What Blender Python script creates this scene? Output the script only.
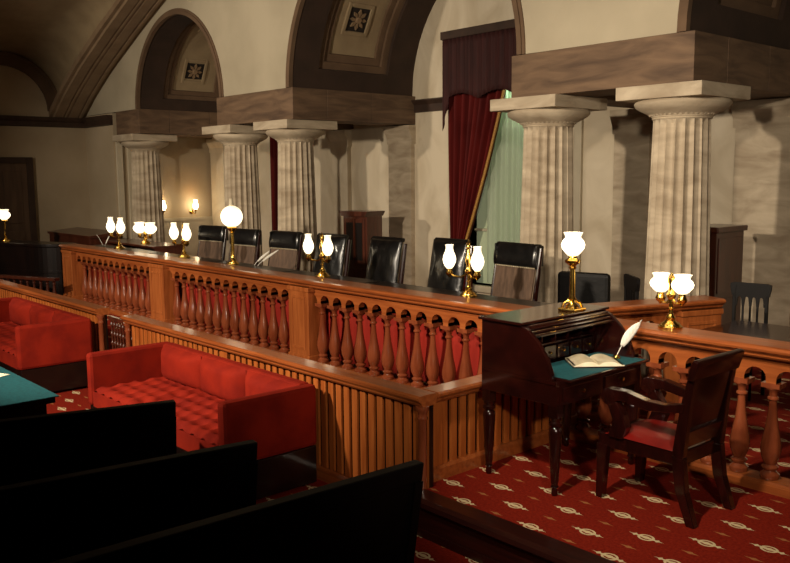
import bpy, bmesh, math, random
from mathutils import Vector, Matrix
random.seed(7)
PI = math.pi
for o in list(bpy.data.objects): bpy.data.objects.remove(o)
SC = bpy.context.scene
COL = SC.collection

# ------------------------------------------------------------------ camera
cam = bpy.data.cameras.new('camera'); cam.sensor_width = 36.0; cam.lens = 851.0/790.0*36.0
cam.clip_end = 200
co = bpy.data.objects.new('camera', cam); COL.objects.link(co)
R3 = Matrix(((0.6681, -0.0870, 0.7390), (0.7440, 0.0883, -0.6623), (-0.0077, 0.9923, 0.1238)))
M4 = R3.to_quaternion().to_matrix().to_4x4(); M4.translation = (0, 0, 2.06)
co.matrix_world = M4
SC.camera = co

# ------------------------------------------------------------------ world, exposure
w = bpy.data.worlds.new('world'); SC.world = w; w.use_nodes = True
w.node_tree.nodes['Background'].inputs[0].default_value = (0.9, 0.75, 0.6, 1)
w.node_tree.nodes['Background'].inputs[1].default_value = 0.004
SC.view_settings.view_transform = 'Standard'; SC.view_settings.look = 'None'
SC.view_settings.gamma = 1.0; SC.view_settings.use_curve_mapping = False
SC.view_settings.exposure = 0.0

# ------------------------------------------------------------------ unseen spotlights, added to stand in for the chamber's lights
def spot(name, loc, target, energy, size, blend=0.6, radius=0.12, col=(1.0, 0.85, 0.66)):
    l = bpy.data.lights.new(name, 'SPOT'); l.energy = energy; l.spot_size = math.radians(size); l.spot_blend = blend
    l.shadow_soft_size = radius; l.color = col
    o = bpy.data.objects.new(name, l); COL.objects.link(o); o.location = loc
    d = Vector(target) - Vector(loc); o.rotation_euler = d.to_track_quat('-Z', 'Y').to_euler()
    return o
spot('spotlight_bench', (-6.2, -0.6, 3.4), (-7.8, 5.6, 1.7), 1650, 84, 0.5)
spot('spotlight_side', (-11.6, -0.4, 3.6), (-13.0, 6.8, 1.9), 1000, 76, 0.6)
spot('spotlight_right', (-2.0, 1.8, 3.3), (-4.2, 7.0, 1.7), 640, 62, 0.7)
spot('spotlight_floor', (-2.4, 0.6, 5.0), (-2.8, 5.2, 0.3), 900, 36, 0.7)
spot('spotlight_camera_fill', (1.2, 0.6, 3.0), (-4.8, 5.5, 1.5), 520, 52, 0.8)  # fill light added near the camera, out of frame, for the +X faces

# ------------------------------------------------------------------ materials
def srgb(r, g, b):
    f = lambda c: (c/255/12.92) if c/255 <= 0.04045 else ((c/255+0.055)/1.055)**2.4
    return (f(r), f(g), f(b), 1)
class N:
    def __init__(s, name):
        s.m = bpy.data.materials.new(name); s.m.use_nodes = True
        s.t = s.m.node_tree; s.b = s.t.nodes['Principled BSDF']
    def n(s, typ, **k):
        x = s.t.nodes.new(typ)
        for a, v in k.items(): setattr(x, a, v)
        return x
    def l(s, a, b): s.t.links.new(a, b)
    def math(s, op, a, b=None, c=None):
        x = s.n('ShaderNodeMath', operation=op)
        for i, v in enumerate((a, b, c)):
            if v is None: continue
            if hasattr(v, 'is_linked') or hasattr(v, 'links'): s.l(v, x.inputs[i])
            else: x.inputs[i].default_value = v
        return x.outputs[0]
def mix_noise(name, c1, c2, scale=(4, 4, 4), detail=4, rough=0.6, lo=0.35, hi=0.65, bump=0.0, bscale=60, spec=0.5, coat=0, metallic=0, world=False, distort=0.0, sheen=0):
    k = N(name)
    tc = k.n('ShaderNodeTexCoord')
    mp = k.n('ShaderNodeMapping'); mp.inputs['Scale'].default_value = scale
    if world:
        g = k.n('ShaderNodeNewGeometry'); k.l(g.outputs['Position'], mp.inputs[0])
    else: k.l(tc.outputs['Object'], mp.inputs[0])
    ns = k.n('ShaderNodeTexNoise'); ns.inputs['Detail'].default_value = detail; ns.inputs['Scale'].default_value = 1.0
    ns.inputs['Distortion'].default_value = distort
    k.l(mp.outputs[0], ns.inputs['Vector'])
    r = k.n('ShaderNodeValToRGB'); r.color_ramp.elements[0].position = lo; r.color_ramp.elements[1].position = hi
    r.color_ramp.elements[0].color = c1; r.color_ramp.elements[1].color = c2
    k.l(ns.outputs['Fac'], r.inputs[0]); k.l(r.outputs[0], k.b.inputs['Base Color'])
    k.b.inputs['Roughness'].default_value = rough; k.b.inputs['Specular IOR Level'].default_value = spec
    k.b.inputs['Coat Weight'].default_value = coat; k.b.inputs['Coat Roughness'].default_value = 0.12
    k.b.inputs['Metallic'].default_value = metallic
    if sheen:
        k.b.inputs['Sheen Weight'].default_value = sheen; k.b.inputs['Sheen Roughness'].default_value = 0.4
        k.b.inputs['Sheen Tint'].default_value = c2
    if bump:
        n2 = k.n('ShaderNodeTexNoise'); n2.inputs['Scale'].default_value = bscale; n2.inputs['Detail'].default_value = 3
        k.l(tc.outputs['Object'], n2.inputs['Vector'])
        bp = k.n('ShaderNodeBump'); bp.inputs['Strength'].default_value = bump; bp.inputs['Distance'].default_value = 0.01
        k.l(n2.outputs['Fac'], bp.inputs['Height']); k.l(bp.outputs[0], k.b.inputs['Normal'])
    return k.m
MAT = {}
MAT['plaster'] = mix_noise('plaster', srgb(172, 160, 136), srgb(186, 174, 149), (1.2,)*3, rough=0.9, bump=0.15, bscale=90, world=True)
MAT['wall_tan'] = mix_noise('wall_tan', srgb(172, 154, 126), srgb(186, 168, 140), (1.0,)*3, rough=0.9, bump=0.15, bscale=90, world=True)
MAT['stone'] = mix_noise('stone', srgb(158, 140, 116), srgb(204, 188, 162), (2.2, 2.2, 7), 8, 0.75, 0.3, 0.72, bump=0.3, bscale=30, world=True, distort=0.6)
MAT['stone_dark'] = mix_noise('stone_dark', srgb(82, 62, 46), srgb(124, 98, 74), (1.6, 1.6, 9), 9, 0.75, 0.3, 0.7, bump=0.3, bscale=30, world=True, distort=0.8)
MAT['marble'] = mix_noise('marble', srgb(198, 182, 154), srgb(220, 206, 180), (1.3, 1.3, 0.8), 8, 0.6, 0.35, 0.6, world=True, distort=1.5)
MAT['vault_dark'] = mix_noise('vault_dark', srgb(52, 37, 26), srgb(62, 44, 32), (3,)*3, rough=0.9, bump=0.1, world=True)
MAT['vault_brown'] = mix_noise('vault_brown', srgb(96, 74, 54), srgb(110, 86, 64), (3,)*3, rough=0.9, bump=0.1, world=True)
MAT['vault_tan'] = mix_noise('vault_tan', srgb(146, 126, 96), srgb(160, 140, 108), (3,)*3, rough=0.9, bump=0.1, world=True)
MAT['rib_paint'] = mix_noise('rib_paint', srgb(132, 108, 82), srgb(148, 124, 96), (3,)*3, rough=0.9, bump=0.1, world=True)
MAT['rosette_dark'] = mix_noise('rosette_dark', srgb(28, 20, 16), srgb(40, 30, 22), (8,)*3, rough=0.8)
MAT['rosette_tan'] = mix_noise('rosette_tan', srgb(128, 104, 76), srgb(146, 120, 90), (8,)*3, rough=0.8)
MAT['moulding_dark'] = mix_noise('moulding_dark', srgb(52, 36, 26), srgb(66, 46, 34), (5,)*3, rough=0.6, world=True)
MAT['oak'] = mix_noise('oak', srgb(140, 72, 32), srgb(180, 102, 52), (26, 26, 2.2), 5, 0.3, 0.3, 0.7, spec=0.5, coat=0.25, world=True, distort=0.4)
MAT['oak_h'] = mix_noise('oak_h', srgb(134, 66, 30), srgb(172, 94, 46), (2.0, 30, 30), 5, 0.28, 0.3, 0.7, spec=0.5, coat=0.3, world=True, distort=0.4)
MAT['oak_turned'] = mix_noise('oak_turned', srgb(114, 53, 29), srgb(146, 76, 46), (20, 20, 2.5), 5, 0.16, 0.3, 0.7, spec=0.5, coat=0.8, world=True, distort=0.3)
MAT['oak_slat'] = mix_noise('oak_slat', srgb(150, 74, 28), srgb(188, 106, 48), (24, 24, 1.6), 5, 0.4, 0.3, 0.7, spec=0.4, world=True, distort=0.4)
MAT['mahogany'] = mix_noise('mahogany', srgb(24, 7, 5), srgb(43, 12, 8), (4, 22, 5), 5, 0.2, 0.3, 0.7, coat=0.6, distort=0.5)
MAT['mahogany_brown'] = mix_noise('mahogany_brown', srgb(62, 28, 18), srgb(92, 46, 30), (14, 14, 2.5), 5, 0.3, 0.3, 0.7, coat=0.4, distort=0.5)
MAT['ebony'] = mix_noise('ebony', srgb(16, 9, 7), srgb(26, 14, 10), (8, 8, 2), 4, 0.35, coat=0.3)
MAT['blackwood'] = mix_noise('blackwood', srgb(9, 6, 5), srgb(15, 9, 7), (6, 6, 2), 4, 0.55, spec=0.25)
MAT['leather'] = mix_noise('leather', srgb(14, 13, 13), srgb(24, 22, 21), (12,)*3, 4, 0.28, bump=0.2, bscale=30, coat=0.5)
MAT['black_hide'] = mix_noise('black_hide', srgb(12, 11, 11), srgb(20, 18, 17), (12,)*3, 4, 0.5, bump=0.2, bscale=30, spec=0.3)
MAT['cane'] = mix_noise('cane', srgb(78, 58, 43), srgb(102, 78, 60), (30, 30, 4), 4, 0.6, bump=0.2, bscale=150)
MAT['velvet'] = mix_noise('velvet', srgb(124, 23, 8), srgb(148, 33, 12), (5,)*3, 4, 0.85, bump=0.25, bscale=260, spec=0.2, sheen=0.12)
MAT['red_leather'] = mix_noise('red_leather', srgb(112, 12, 6), srgb(136, 19, 10), (5,)*3, 4, 0.42, coat=0.1)
MAT['curtain_red'] = mix_noise('curtain_red', srgb(74, 12, 10), srgb(96, 18, 14), (8, 8, 1), 4, 0.75, spec=0.2, sheen=0.2)
MAT['curtain_backing'] = mix_noise('curtain_backing', srgb(132, 28, 18), srgb(154, 38, 25), (8, 8, 1), 4, 0.8, spec=0.2)
MAT['valance'] = mix_noise('valance', srgb(46, 10, 7), srgb(60, 15, 10), (9, 9, 2), 4, 0.8)
MAT['gold_fringe'] = mix_noise('gold_fringe', srgb(150, 100, 36), srgb(190, 140, 60), (60,)*3, 3, 0.6, bump=0.3, bscale=150)
MAT['brass'] = mix_noise('brass', srgb(206, 158, 66), srgb(236, 196, 104), (9,)*3, 3, 0.22, metallic=1.0)
MAT['nail'] = mix_noise('nail', srgb(200, 184, 150), srgb(228, 214, 184), (9,)*3, 3, 0.3, metallic=0.3)
MAT['teal'] = mix_noise('teal', srgb(8, 70, 76), srgb(14, 86, 92), (40,)*3, 4, 0.75, bump=0.1, bscale=300)
MAT['paper'] = mix_noise('paper', srgb(240, 226, 192), srgb(250, 240, 212), (12,)*3, 4, 0.8)
MAT['feather'] = mix_noise('feather', srgb(228, 222, 206), srgb(246, 242, 232), (60, 60, 10), 3, 0.8)
MAT['door_wood'] = mix_noise('door_wood', srgb(84, 62, 46), srgb(104, 80, 60), (10, 10, 1.5), 4, 0.5)
MAT['trim_white'] = mix_noise('trim_white', srgb(196, 184, 158), srgb(206, 194, 168), (4,)*3, 3, 0.6)
MAT['step_wood'] = mix_noise('step_wood', srgb(40, 14, 10), srgb(56, 20, 13), (2, 24, 24), 4, 0.35, world=True, coat=0.2)
def emit(name, col, s):
    k = N(name); k.b.inputs['Base Color'].default_value = col; k.b.inputs['Emission Color'].default_value = col
    k.b.inputs['Emission Strength'].default_value = s; k.b.inputs['Roughness'].default_value = 0.3
    return k.m
def glow():
    # frosted glass lit by the flame inside: strongest around the flame
    k = N('shade_glow'); tc = k.n('ShaderNodeTexCoord'); sp = k.n('ShaderNodeSeparateXYZ'); k.l(tc.outputs['Generated'], sp.inputs[0])
    d = k.math('MULTIPLY', k.math('SUBTRACT', sp.outputs[2], 0.42), 2.6)
    g = k.math('EXPONENT', k.math('MULTIPLY', k.math('MULTIPLY', d, d), -1.0))
    st = k.math('ADD', k.math('MULTIPLY', g, 2.4), 0.75)
    k.b.inputs['Base Color'].default_value = (0.9, 0.85, 0.75, 1); k.b.inputs['Emission Color'].default_value = (1.0, 0.82, 0.54, 1)
    k.l(st, k.b.inputs['Emission Strength']); k.b.inputs['Roughness'].default_value = 0.4
    return k.m
MAT['shade_glow'] = glow()
MAT['sconce_glow'] = emit('sconce_glow', (1.0, 0.78, 0.48, 1), 24.0)
MAT['window_light'] = emit('window_light', (0.55, 0.62, 0.40, 1), 0.10)
def sheer():
    k = N('sheer_green'); k.b.inputs['Base Color'].default_value = srgb(212, 220, 200); k.b.inputs['Roughness'].default_value = 0.9
    tr = k.n('ShaderNodeBsdfTranslucent'); tr.inputs[0].default_value = srgb(214, 232, 212)
    mx = k.n('ShaderNodeMixShader'); mx.inputs[0].default_value = 0.55
    out = k.t.nodes['Material Output']
    k.l(k.b.outputs[0], mx.inputs[1]); k.l(tr.outputs[0], mx.inputs[2]); k.l(mx.outputs[0], out.inputs[0])
    return k.m
MAT['sheer'] = sheer()
def carpet():
    # woven red carpet: staggered columns of cream medallions and small sprigs (flat print)
    k = N('carpet')
    g = k.n('ShaderNodeNewGeometry'); sp = k.n('ShaderNodeSeparateXYZ'); k.l(g.outputs['Position'], sp.inputs[0])
    px, py = 0.2715, 0.36
    def motif(x0, y0, ring, arm, thick, tip):
        # two sub-lattices: even and odd columns
        outs = []
        for (ox, oy) in ((0, 0), (px, py/2)):
            fx = k.math('SUBTRACT', k.math('FLOORED_MODULO', k.math('ADD', sp.outputs[0], -x0-ox+px+px*40), 2*px), px)
            fy = k.math('SUBTRACT', k.math('FLOORED_MODULO', k.math('ADD', sp.outputs[1], -y0-oy+py/2+py*40), py), py/2)
            ax = k.math('ABSOLUTE', fx); ay = k.math('ABSOLUTE', fy)
            d = k.math('SQRT', k.math('ADD', k.math('MULTIPLY', ax, ax), k.math('MULTIPLY', k.math('MULTIPLY', ay, ay), 1.5)))
            body = k.math('LESS_THAN', d, ring)
            hole = k.math('MULTIPLY', k.math('LESS_THAN', d, ring*0.70), k.math('GREATER_THAN', d, ring*0.42))
            bd = k.math('SUBTRACT', body, hole)
            da = k.math('ADD', k.math('MULTIPLY', ax, thick/arm), ay)
            armm = k.math('LESS_THAN', da, thick)
            dt = k.math('ADD', k.math('ABSOLUTE', k.math('SUBTRACT', ax, arm*0.62)), ay)
            tp = k.math('LESS_THAN', dt, tip)
            db = k.math('ADD', ax, k.math('MULTIPLY', ay, thick/arm*2.2))
            arm2 = k.math('MULTIPLY', k.math('LESS_THAN', db, thick*0.6), k.math('GREATER_THAN', d, ring*0.95))
            outs.append(k.math('MAXIMUM', k.math('MAXIMUM', bd, armm), k.math('MAXIMUM', tp, arm2)))
        return k.math('MAXIMUM', outs[0], outs[1])
    big = motif(-3.86, 3.97, 0.050, 0.115, 0.014, 0.018)
    sml = motif(-3.86, 4.15, 0.018, 0.056, 0.010, 0.0)
    nz = k.n('ShaderNodeTexNoise'); nz.inputs['Scale'].default_value = 60; k.l(g.outputs['Position'], nz.inputs['Vector'])
    r = k.n('ShaderNodeValToRGB'); r.color_ramp.elements[0].color = srgb(112, 24, 12); r.color_ramp.elements[1].color = srgb(142, 38, 20)
    r.color_ramp.elements[0].position = 0.3; r.color_ramp.elements[1].position = 0.7
    k.l(nz.outputs['Fac'], r.inputs[0])
    m1 = k.n('ShaderNodeMix', data_type='RGBA'); k.l(r.outputs[0], m1.inputs['A']); m1.inputs['B'].default_value = srgb(178, 120, 72)
    k.l(k.math('MULTIPLY', sml, 0.75), m1.inputs['Factor'])
    m2 = k.n('ShaderNodeMix', data_type='RGBA'); k.l(m1.outputs['Result'], m2.inputs['A']); m2.inputs['B'].default_value = srgb(226, 206, 160)
    k.l(k.math('MULTIPLY', big, 0.9), m2.inputs['Factor'])
    k.l(m2.outputs['Result'], k.b.inputs['Base Color'])
    k.b.inputs['Roughness'].default_value = 0.95; k.b.inputs['Specular IOR Level'].default_value = 0.1
    bp = k.n('ShaderNodeBump'); bp.inputs['Strength'].default_value = 0.4; bp.inputs['Distance'].default_value = 0.004
    n2 = k.n('ShaderNodeTexNoise'); n2.inputs['Scale'].default_value = 350; k.l(g.outputs['Position'], n2.inputs['Vector'])
    k.l(n2.outputs['Fac'], bp.inputs['Height']); k.l(bp.outputs[0], k.b.inputs['Normal'])
    return k.m
MAT['carpet'] = carpet()

# ------------------------------------------------------------------ mesh helpers
class B:
    def __init__(s): s.v = []; s.f = []; s.fm = []
    def add(s, vs, fs, mi=0):
        o = len(s.v); s.v += [tuple(p) for p in vs]; s.f += [tuple(i+o for i in f) for f in fs]; s.fm += [mi]*len(fs); return s
    def box(s, x0, x1, y0, y1, z0, z1, mi=0):
        vs = [(x, y, z) for z in (z0, z1) for y in (y0, y1) for x in (x0, x1)]
        return s.add(vs, [(0, 2, 3, 1), (4, 5, 7, 6), (0, 1, 5, 4), (2, 6, 7, 3), (0, 4, 6, 2), (1, 3, 7, 5)], mi)
    def lathe(s, prof, n=20, c=(0, 0, 0), cap=True, mi=0):
        vs = []; fs = []
        for r, z in prof:
            for i in range(n):
                a = 2*PI*i/n; vs.append((c[0]+r*math.cos(a), c[1]+r*math.sin(a), c[2]+z))
        for j in range(len(prof)-1):
            for i in range(n): fs.append((j*n+i, j*n+(i+1) % n, (j+1)*n+(i+1) % n, (j+1)*n+i))
        if cap:
            fs.append(tuple(reversed(range(n)))); fs.append(tuple(range((len(prof)-1)*n, len(prof)*n)))
        return s.add(vs, fs, mi)
    def tube(s, pts, r, n=8, mi=0):
        pts = [Vector(p) for p in pts]; rs = r if isinstance(r, (list, tuple)) else [r]*len(pts)
        vs = []; fs = []; ref = None
        for i, p in enumerate(pts):
            t = (pts[min(i+1, len(pts)-1)]-pts[max(i-1, 0)]).normalized()
            if ref is None: ref = Vector((0, 0, 1)) if abs(t.z) < 0.9 else Vector((1, 0, 0))
            a = t.cross(ref).normalized(); b = t.cross(a).normalized(); ref = b.cross(t).normalized() if False else ref
            for k in range(n):
                g = 2*PI*k/n; vs.append(p+(a*math.cos(g)+b*math.sin(g))*rs[i])
        for i in range(len(pts)-1):
            for k in range(n): fs.append((i*n+k, i*n+(k+1) % n, (i+1)*n+(k+1) % n, (i+1)*n+k))
        fs.append(tuple(reversed(range(n)))); fs.append(tuple(range((len(pts)-1)*n, len(pts)*n)))
        return s.add(vs, fs, mi)
    def prism(s, poly, axis, a0, a1, mi=0):
        # poly of 2-D points in the two other axes (in x,y,z order) extruded along axis
        def P(p, a):
            if axis == 'x': return (a, p[0], p[1])
            if axis == 'y': return (p[0], a, p[1])
            return (p[0], p[1], a)
        n = len(poly); vs = [P(p, a0) for p in poly]+[P(p, a1) for p in poly]
        fs = [(i, (i+1) % n, n+(i+1) % n, n+i) for i in range(n)]+[tuple(reversed(range(n))), tuple(range(n, 2*n))]
        return s.add(vs, fs, mi)
    def grid(s, fn, nu, nv, mi=0):
        vs = [fn(i/nu, j/nv) for j in range(nv+1) for i in range(nu+1)]
        fs = [(j*(nu+1)+i, j*(nu+1)+i+1, (j+1)*(nu+1)+i+1, (j+1)*(nu+1)+i) for j in range(nv) for i in range(nu)]
        return s.add(vs, fs, mi)
    def mesh(s, name, mats, smooth=False, normals=True):
        me = bpy.data.meshes.new(name); me.from_pydata(s.v, [], s.f)
        for m in (mats if isinstance(mats, (list, tuple)) else [mats]): me.materials.append(MAT[m])
        me.polygons.foreach_set('material_index', s.fm)
        if normals:
            bm = bmesh.new(); bm.from_mesh(me); bmesh.ops.recalc_face_normals(bm, faces=bm.faces); bm.to_mesh(me); bm.free()
        if smooth:
            me.polygons.foreach_set('use_smooth', [True]*len(me.polygons))
            me.set_sharp_from_angle(angle=math.radians(38))
        me.update(); return me
    def build(s, name, mats, parent=None, loc=(0, 0, 0), rot=None, smooth=False, bevel=0, solid=0, label=None):
        return put(name, s.mesh(name, mats, smooth), parent, loc, rot, bevel, solid, label)
def put(name, me, parent=None, loc=(0, 0, 0), rot=None, bevel=0, solid=0, label=None):
    o = bpy.data.objects.new(name, me); COL.objects.link(o); o.parent = parent; o.location = loc
    if rot: o.rotation_euler = rot
    if solid:
        m = o.modifiers.new('solid', 'SOLIDIFY'); m.thickness = solid; m.offset = 0
    if bevel:
        m = o.modifiers.new('bevel', 'BEVEL'); m.width = bevel; m.segments = 2; m.limit_method = 'ANGLE'; m.harden_normals = False
    if label: o['label'] = label
    return o
def tag(o, label, cat, group=None):
    o['label'] = label; o['category'] = cat
    if group: o['group'] = group
    return o
def thing(name, label, cat, loc=(0, 0, 0), rz=0, group=None):
    o = bpy.data.objects.new(name, None); COL.objects.link(o); o.location = loc; o.rotation_euler = (0, 0, rz)
    o.empty_display_size = 0.1
    return tag(o, label, cat, group)
def struct(o): o['kind'] = 'structure'; return o
def dup(o, parent=None, loc=None, rz=None):
    c = o.copy(); COL.objects.link(c); c.parent = parent
    if loc is not None: c.location = loc
    if rz is not None: c.rotation_euler = (0, 0, rz)
    for ch in [x for x in o.children]: dup(ch, c)
    return c

# ================================================================== ROOM
YF = 7.35; YB = 9.80; ZS = 3.35; LF = -0.25
XW = -18.0
B3 = (-6.26, -4.08); B2 = (-12.57, -10.39); B1 = (-16.44, -15.42)
ARCHES = [(-13.94, 1.52), (-8.31, 2.16), (-2.015, 2.16)]
# floor: upper platform carpet and lower well carpet
fl = struct(B().box(-18.3, 3.5, -4.5, 3.87, LF-0.1, LF).build('floor', 'carpet'))
pf = struct(B().box(-18.3, 3.5, 3.87, 10.1, -0.25, 0.0).box(-3.9, 3.5, 3.74, 3.87, -0.25, 0.0).build('floor', 'carpet'))
st = struct(B().box(-3.9, 3.5, 3.62, 3.75, LF, -0.055).build('trim_1', 'step_wood', bevel=0.004))
B().prism([(3.60, -0.055), (3.75, -0.055), (3.75, 0.004), (3.62, 0.004), (3.585, -0.01), (3.575, -0.035)], 'x', -3.9, 3.5).build('nosing', 'step_wood', st)
B().box(-3.9, 3.5, 3.605, 3.62, LF, LF+0.05).build('base_strip', 'step_wood', st)

# arcade wall (spandrels above the columns) with round arches
def arc_bottom(x):
    for c, r in ARCHES:
        if abs(x-c) < r: return ZS+math.sqrt(r*r-(x-c)**2)
    return ZS
def rib_z(x):
    P = [(-18.0, 3.30), (-17.3, 3.75), (-16.42, 4.21), (-15.23, 4.73), (-14.2, 5.15), (-12.5, 5.72), (-10.5, 6.15), (-8.3, 6.3), (-6, 6.15), (-3, 5.4), (0, 4.2), (1.4, 3.3), (4, 3.3)]
    for (a, za), (b, zb) in zip(P, P[1:]):
        if x <= b: return za+(zb-za)*(x-a)/(b-a)
    return 3.3
xs = set([-18.0, -16.55, 1.4])
for c, r in ARCHES:
    for i in range(49):
        xs.add(round(c-r*math.cos(PI*i/48), 4))
for i in range(60): xs.add(round(-18+i*0.33, 4))
xs = sorted(x for x in xs if -18.0 <= x <= 1.4)
wb = B()
for a, b in zip(xs, xs[1:]):
    za, zb = arc_bottom(a+1e-5), arc_bottom(b-1e-5)
    for y0, y1 in ((YF, YF+0.03),):
        wb.add([(a, y0, za), (b, y0, zb), (b, y0, 6.6), (a, y0, 6.6), (a, y1, za), (b, y1, zb), (b, y1, 6.6), (a, y1, 6.6)],
               [(0, 1, 2, 3), (7, 6, 5, 4), (0, 4, 5, 1)])
struct(wb.mesh and put('wall_arcade', wb.mesh('wall_arcade', 'plaster', normals=False)))
# wall end left of the arcade (below the cornice)
we = struct(B().box(XW, -16.62, YF, YF+0.42, 0, 3.34).build('wall_left_end', 'wall_tan'))
B().box(-16.62, -16.57, YF+0.03, YF+0.16, 0, 2.86).build('casing_or_lit_edge', 'trim_white', we, bevel=0.006)  # white strips here paint in the lit edge of the wall end
B().box(-16.62, -16.57, YF+0.26, YF+0.39, 0, 2.86).build('casing_or_lit_edge', 'trim_white', we, bevel=0.006)
# left wall with blind arch, cornice and door
lw = struct(B().box(XW-0.3, XW, -4.5, YF, LF, 6.6).build('wall_left', 'wall_tan'))
cor = B()
prof = [(0.0, 3.10), (0.06, 3.12), (0.06, 3.2), (0.10, 3.24), (0.13, 3.30), (0.0, 3.30)]
cor.prism([(YF-a, z) for a, z in prof], 'x', XW, -16.62)
cor.add(*(lambda n: ([(XW+a, y, z) for y in (-4.5, YF) for a, z in prof], [(i, (i+1) % n, n+(i+1) % n, n+i) for i in range(n)]))(len(prof)))
struct(cor.build('trim_2', 'moulding_dark'))
ba = B(); NB = 24
for i in range(NB):
    a0, a1 = PI*i/NB, PI*(i+1)/NB
    for r0, r1, x1 in ((0.86, 1.06, 0.06), (1.06, 1.12, 0.1)):
        P = lambda r, a, x: (XW+x, 5.72+r*math.cos(a), 3.42+r*math.sin(a))
        ba.add([P(r0, a0, 0), P(r1, a0, 0), P(r1, a1, 0), P(r0, a1, 0), P(r0, a0, x1), P(r1, a0, x1), P(r1, a1, x1), P(r0, a1, x1)],
               [(0, 1, 2, 3), (4, 5, 6, 7), (0, 1, 5, 4), (1, 2, 6, 5), (2, 3, 7, 6), (3, 0, 4, 7)])
struct(ba.build('trim_3', 'vault_brown'))
dr = struct(B().box(XW, XW+0.05, 5.0, 6.08, 0, 2.36).build('door_1', 'door_wood', bevel=0.004))
for z0, z1 in ((0.2, 1.0), (1.15, 2.2)):
    for y0, y1 in ((5.12, 5.48), (5.6, 5.96)):
        B().box(XW+0.05, XW+0.065, y0, y1, z0, z1).build('panel', 'door_wood', dr, bevel=0.008)
B().lathe([(0.0, 0), (0.03, 0.005), (0.035, 0.02), (0.02, 0.04), (0.0, 0.045)], 12).build('knob', 'brass', dr, (XW+0.05, 5.08, 1.05), (0, PI/2, 0), smooth=True)
df = B().box(XW, XW+0.08, 6.08, 6.2, 0, 2.48).box(XW, XW+0.08, 4.88, 5.0, 0, 2.48).box(XW, XW+0.08, 5.0, 6.08, 2.36, 2.48)
struct(df.build('trim_4', 'moulding_dark', bevel=0.006))
struct(B().box(XW, XW+0.04, -4.5, 4.88, 0, 0.18).box(XW, XW+0.04, 6.2, YF, 0, 0.18).build('baseboard_left', 'moulding_dark'))

# main vault: molded wall rib, groined cells, high ceiling
rb = B(); XR = [-18.0+i*0.3 for i in range(65)]
prof = [(7.35, 0.0), (7.27, 0.0), (7.26, -0.05), (7.20, -0.05), (7.19, -0.02), (7.17, -0.02), (7.16, -0.05), (6.98, -0.05), (6.97, -0.02), (6.95, -0.02), (6.94, -0.05), (6.90, -0.05), (6.89, -0.02), (6.87, -0.02), (6.86, -0.05), (6.68, -0.05), (6.67, 0.0), (6.6, 0.0), (6.6, 0.12)]
for a, b in zip(XR, XR[1:]):
    for (y0, d0), (y1, d1) in zip(prof, prof[1:]):
        rb.add([(a, y0, rib_z(a)+d0), (b, y0, rib_z(b)+d0), (b, y1, rib_z(b)+d1), (a, y1, rib_z(a)+d1)], [(0, 1, 2, 3)])
struct(rb.build('trim_5', 'rib_paint'))
cl = B()
def cellA(u, v):
    ph = PI/2*u; A = Vector((XW, 5.72+1.12*math.cos(ph), 3.42+1.12*math.sin(ph)))
    x = -17.95+6.5*u; Bv = Vector((x, 6.6, rib_z(x)+0.1))
    return A.lerp(Bv, v)
def cellB(u, v):
    ph = PI/2*u; A = Vector((XW, 5.72-1.12*math.cos(ph), 3.42+1.12*math.sin(ph)))
    x = -17.95+6.5*u; Bv = Vector((x, 4.0, rib_z(x)+0.1))
    return A.lerp(Bv, v)
cl.grid(cellA, 20, 8); cl.grid(cellB, 20, 8)
cl.add([cellA(1, 0), cellA(1, 1), cellB(1, 1)], [(0, 1, 2)])
cl.add([cellA(1, 1), (-11.45, 6.6, 6.6), (-11.45, 4.0, 6.6), cellB(1, 1)], [(0, 1, 2, 3)])
struct(cl.build('ceiling', 'vault_tan', smooth=True))
rb2 = B()
for a, b in zip(XR, XR[1:]):
    for (y0, d0), (y1, d1) in zip([(4.05, 0.0), (3.85, -0.05), (3.65, -0.05), (3.4, 0.0), (3.3, 0.12)], [(3.85, -0.05), (3.65, -0.05), (3.4, 0.0), (3.3, 0.12), (3.0, 0.3)]):
        rb2.add([(a, y0, rib_z(a)+d0), (b, y0, rib_z(b)+d0), (b, y1, rib_z(b)+d1), (a, y1, rib_z(a)+d1)], [(0, 1, 2, 3)])
struct(rb2.build('trim_6', 'rib_paint'))
struct(B().box(-18.3, 3.5, -4.5, YB+0.3, 6.6, 6.7).build('ceiling', 'vault_tan'))

# entablature blocks over each pair of columns: architrave stones, each a piece
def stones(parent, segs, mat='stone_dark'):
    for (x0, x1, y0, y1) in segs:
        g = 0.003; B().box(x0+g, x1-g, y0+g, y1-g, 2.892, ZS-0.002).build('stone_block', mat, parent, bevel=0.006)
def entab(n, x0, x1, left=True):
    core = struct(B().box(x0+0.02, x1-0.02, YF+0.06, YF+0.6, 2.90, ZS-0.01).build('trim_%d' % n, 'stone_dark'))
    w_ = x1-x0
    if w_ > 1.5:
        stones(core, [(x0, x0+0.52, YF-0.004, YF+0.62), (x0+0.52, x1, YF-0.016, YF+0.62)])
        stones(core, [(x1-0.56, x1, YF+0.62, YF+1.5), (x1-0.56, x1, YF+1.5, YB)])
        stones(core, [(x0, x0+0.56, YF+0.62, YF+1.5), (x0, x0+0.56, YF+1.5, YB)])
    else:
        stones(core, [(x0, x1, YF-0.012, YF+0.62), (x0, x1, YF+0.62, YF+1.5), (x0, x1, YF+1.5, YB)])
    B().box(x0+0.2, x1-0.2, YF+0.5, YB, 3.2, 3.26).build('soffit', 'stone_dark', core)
entab(7, *B1); entab(8, *B2); entab(9, *B3)
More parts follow.
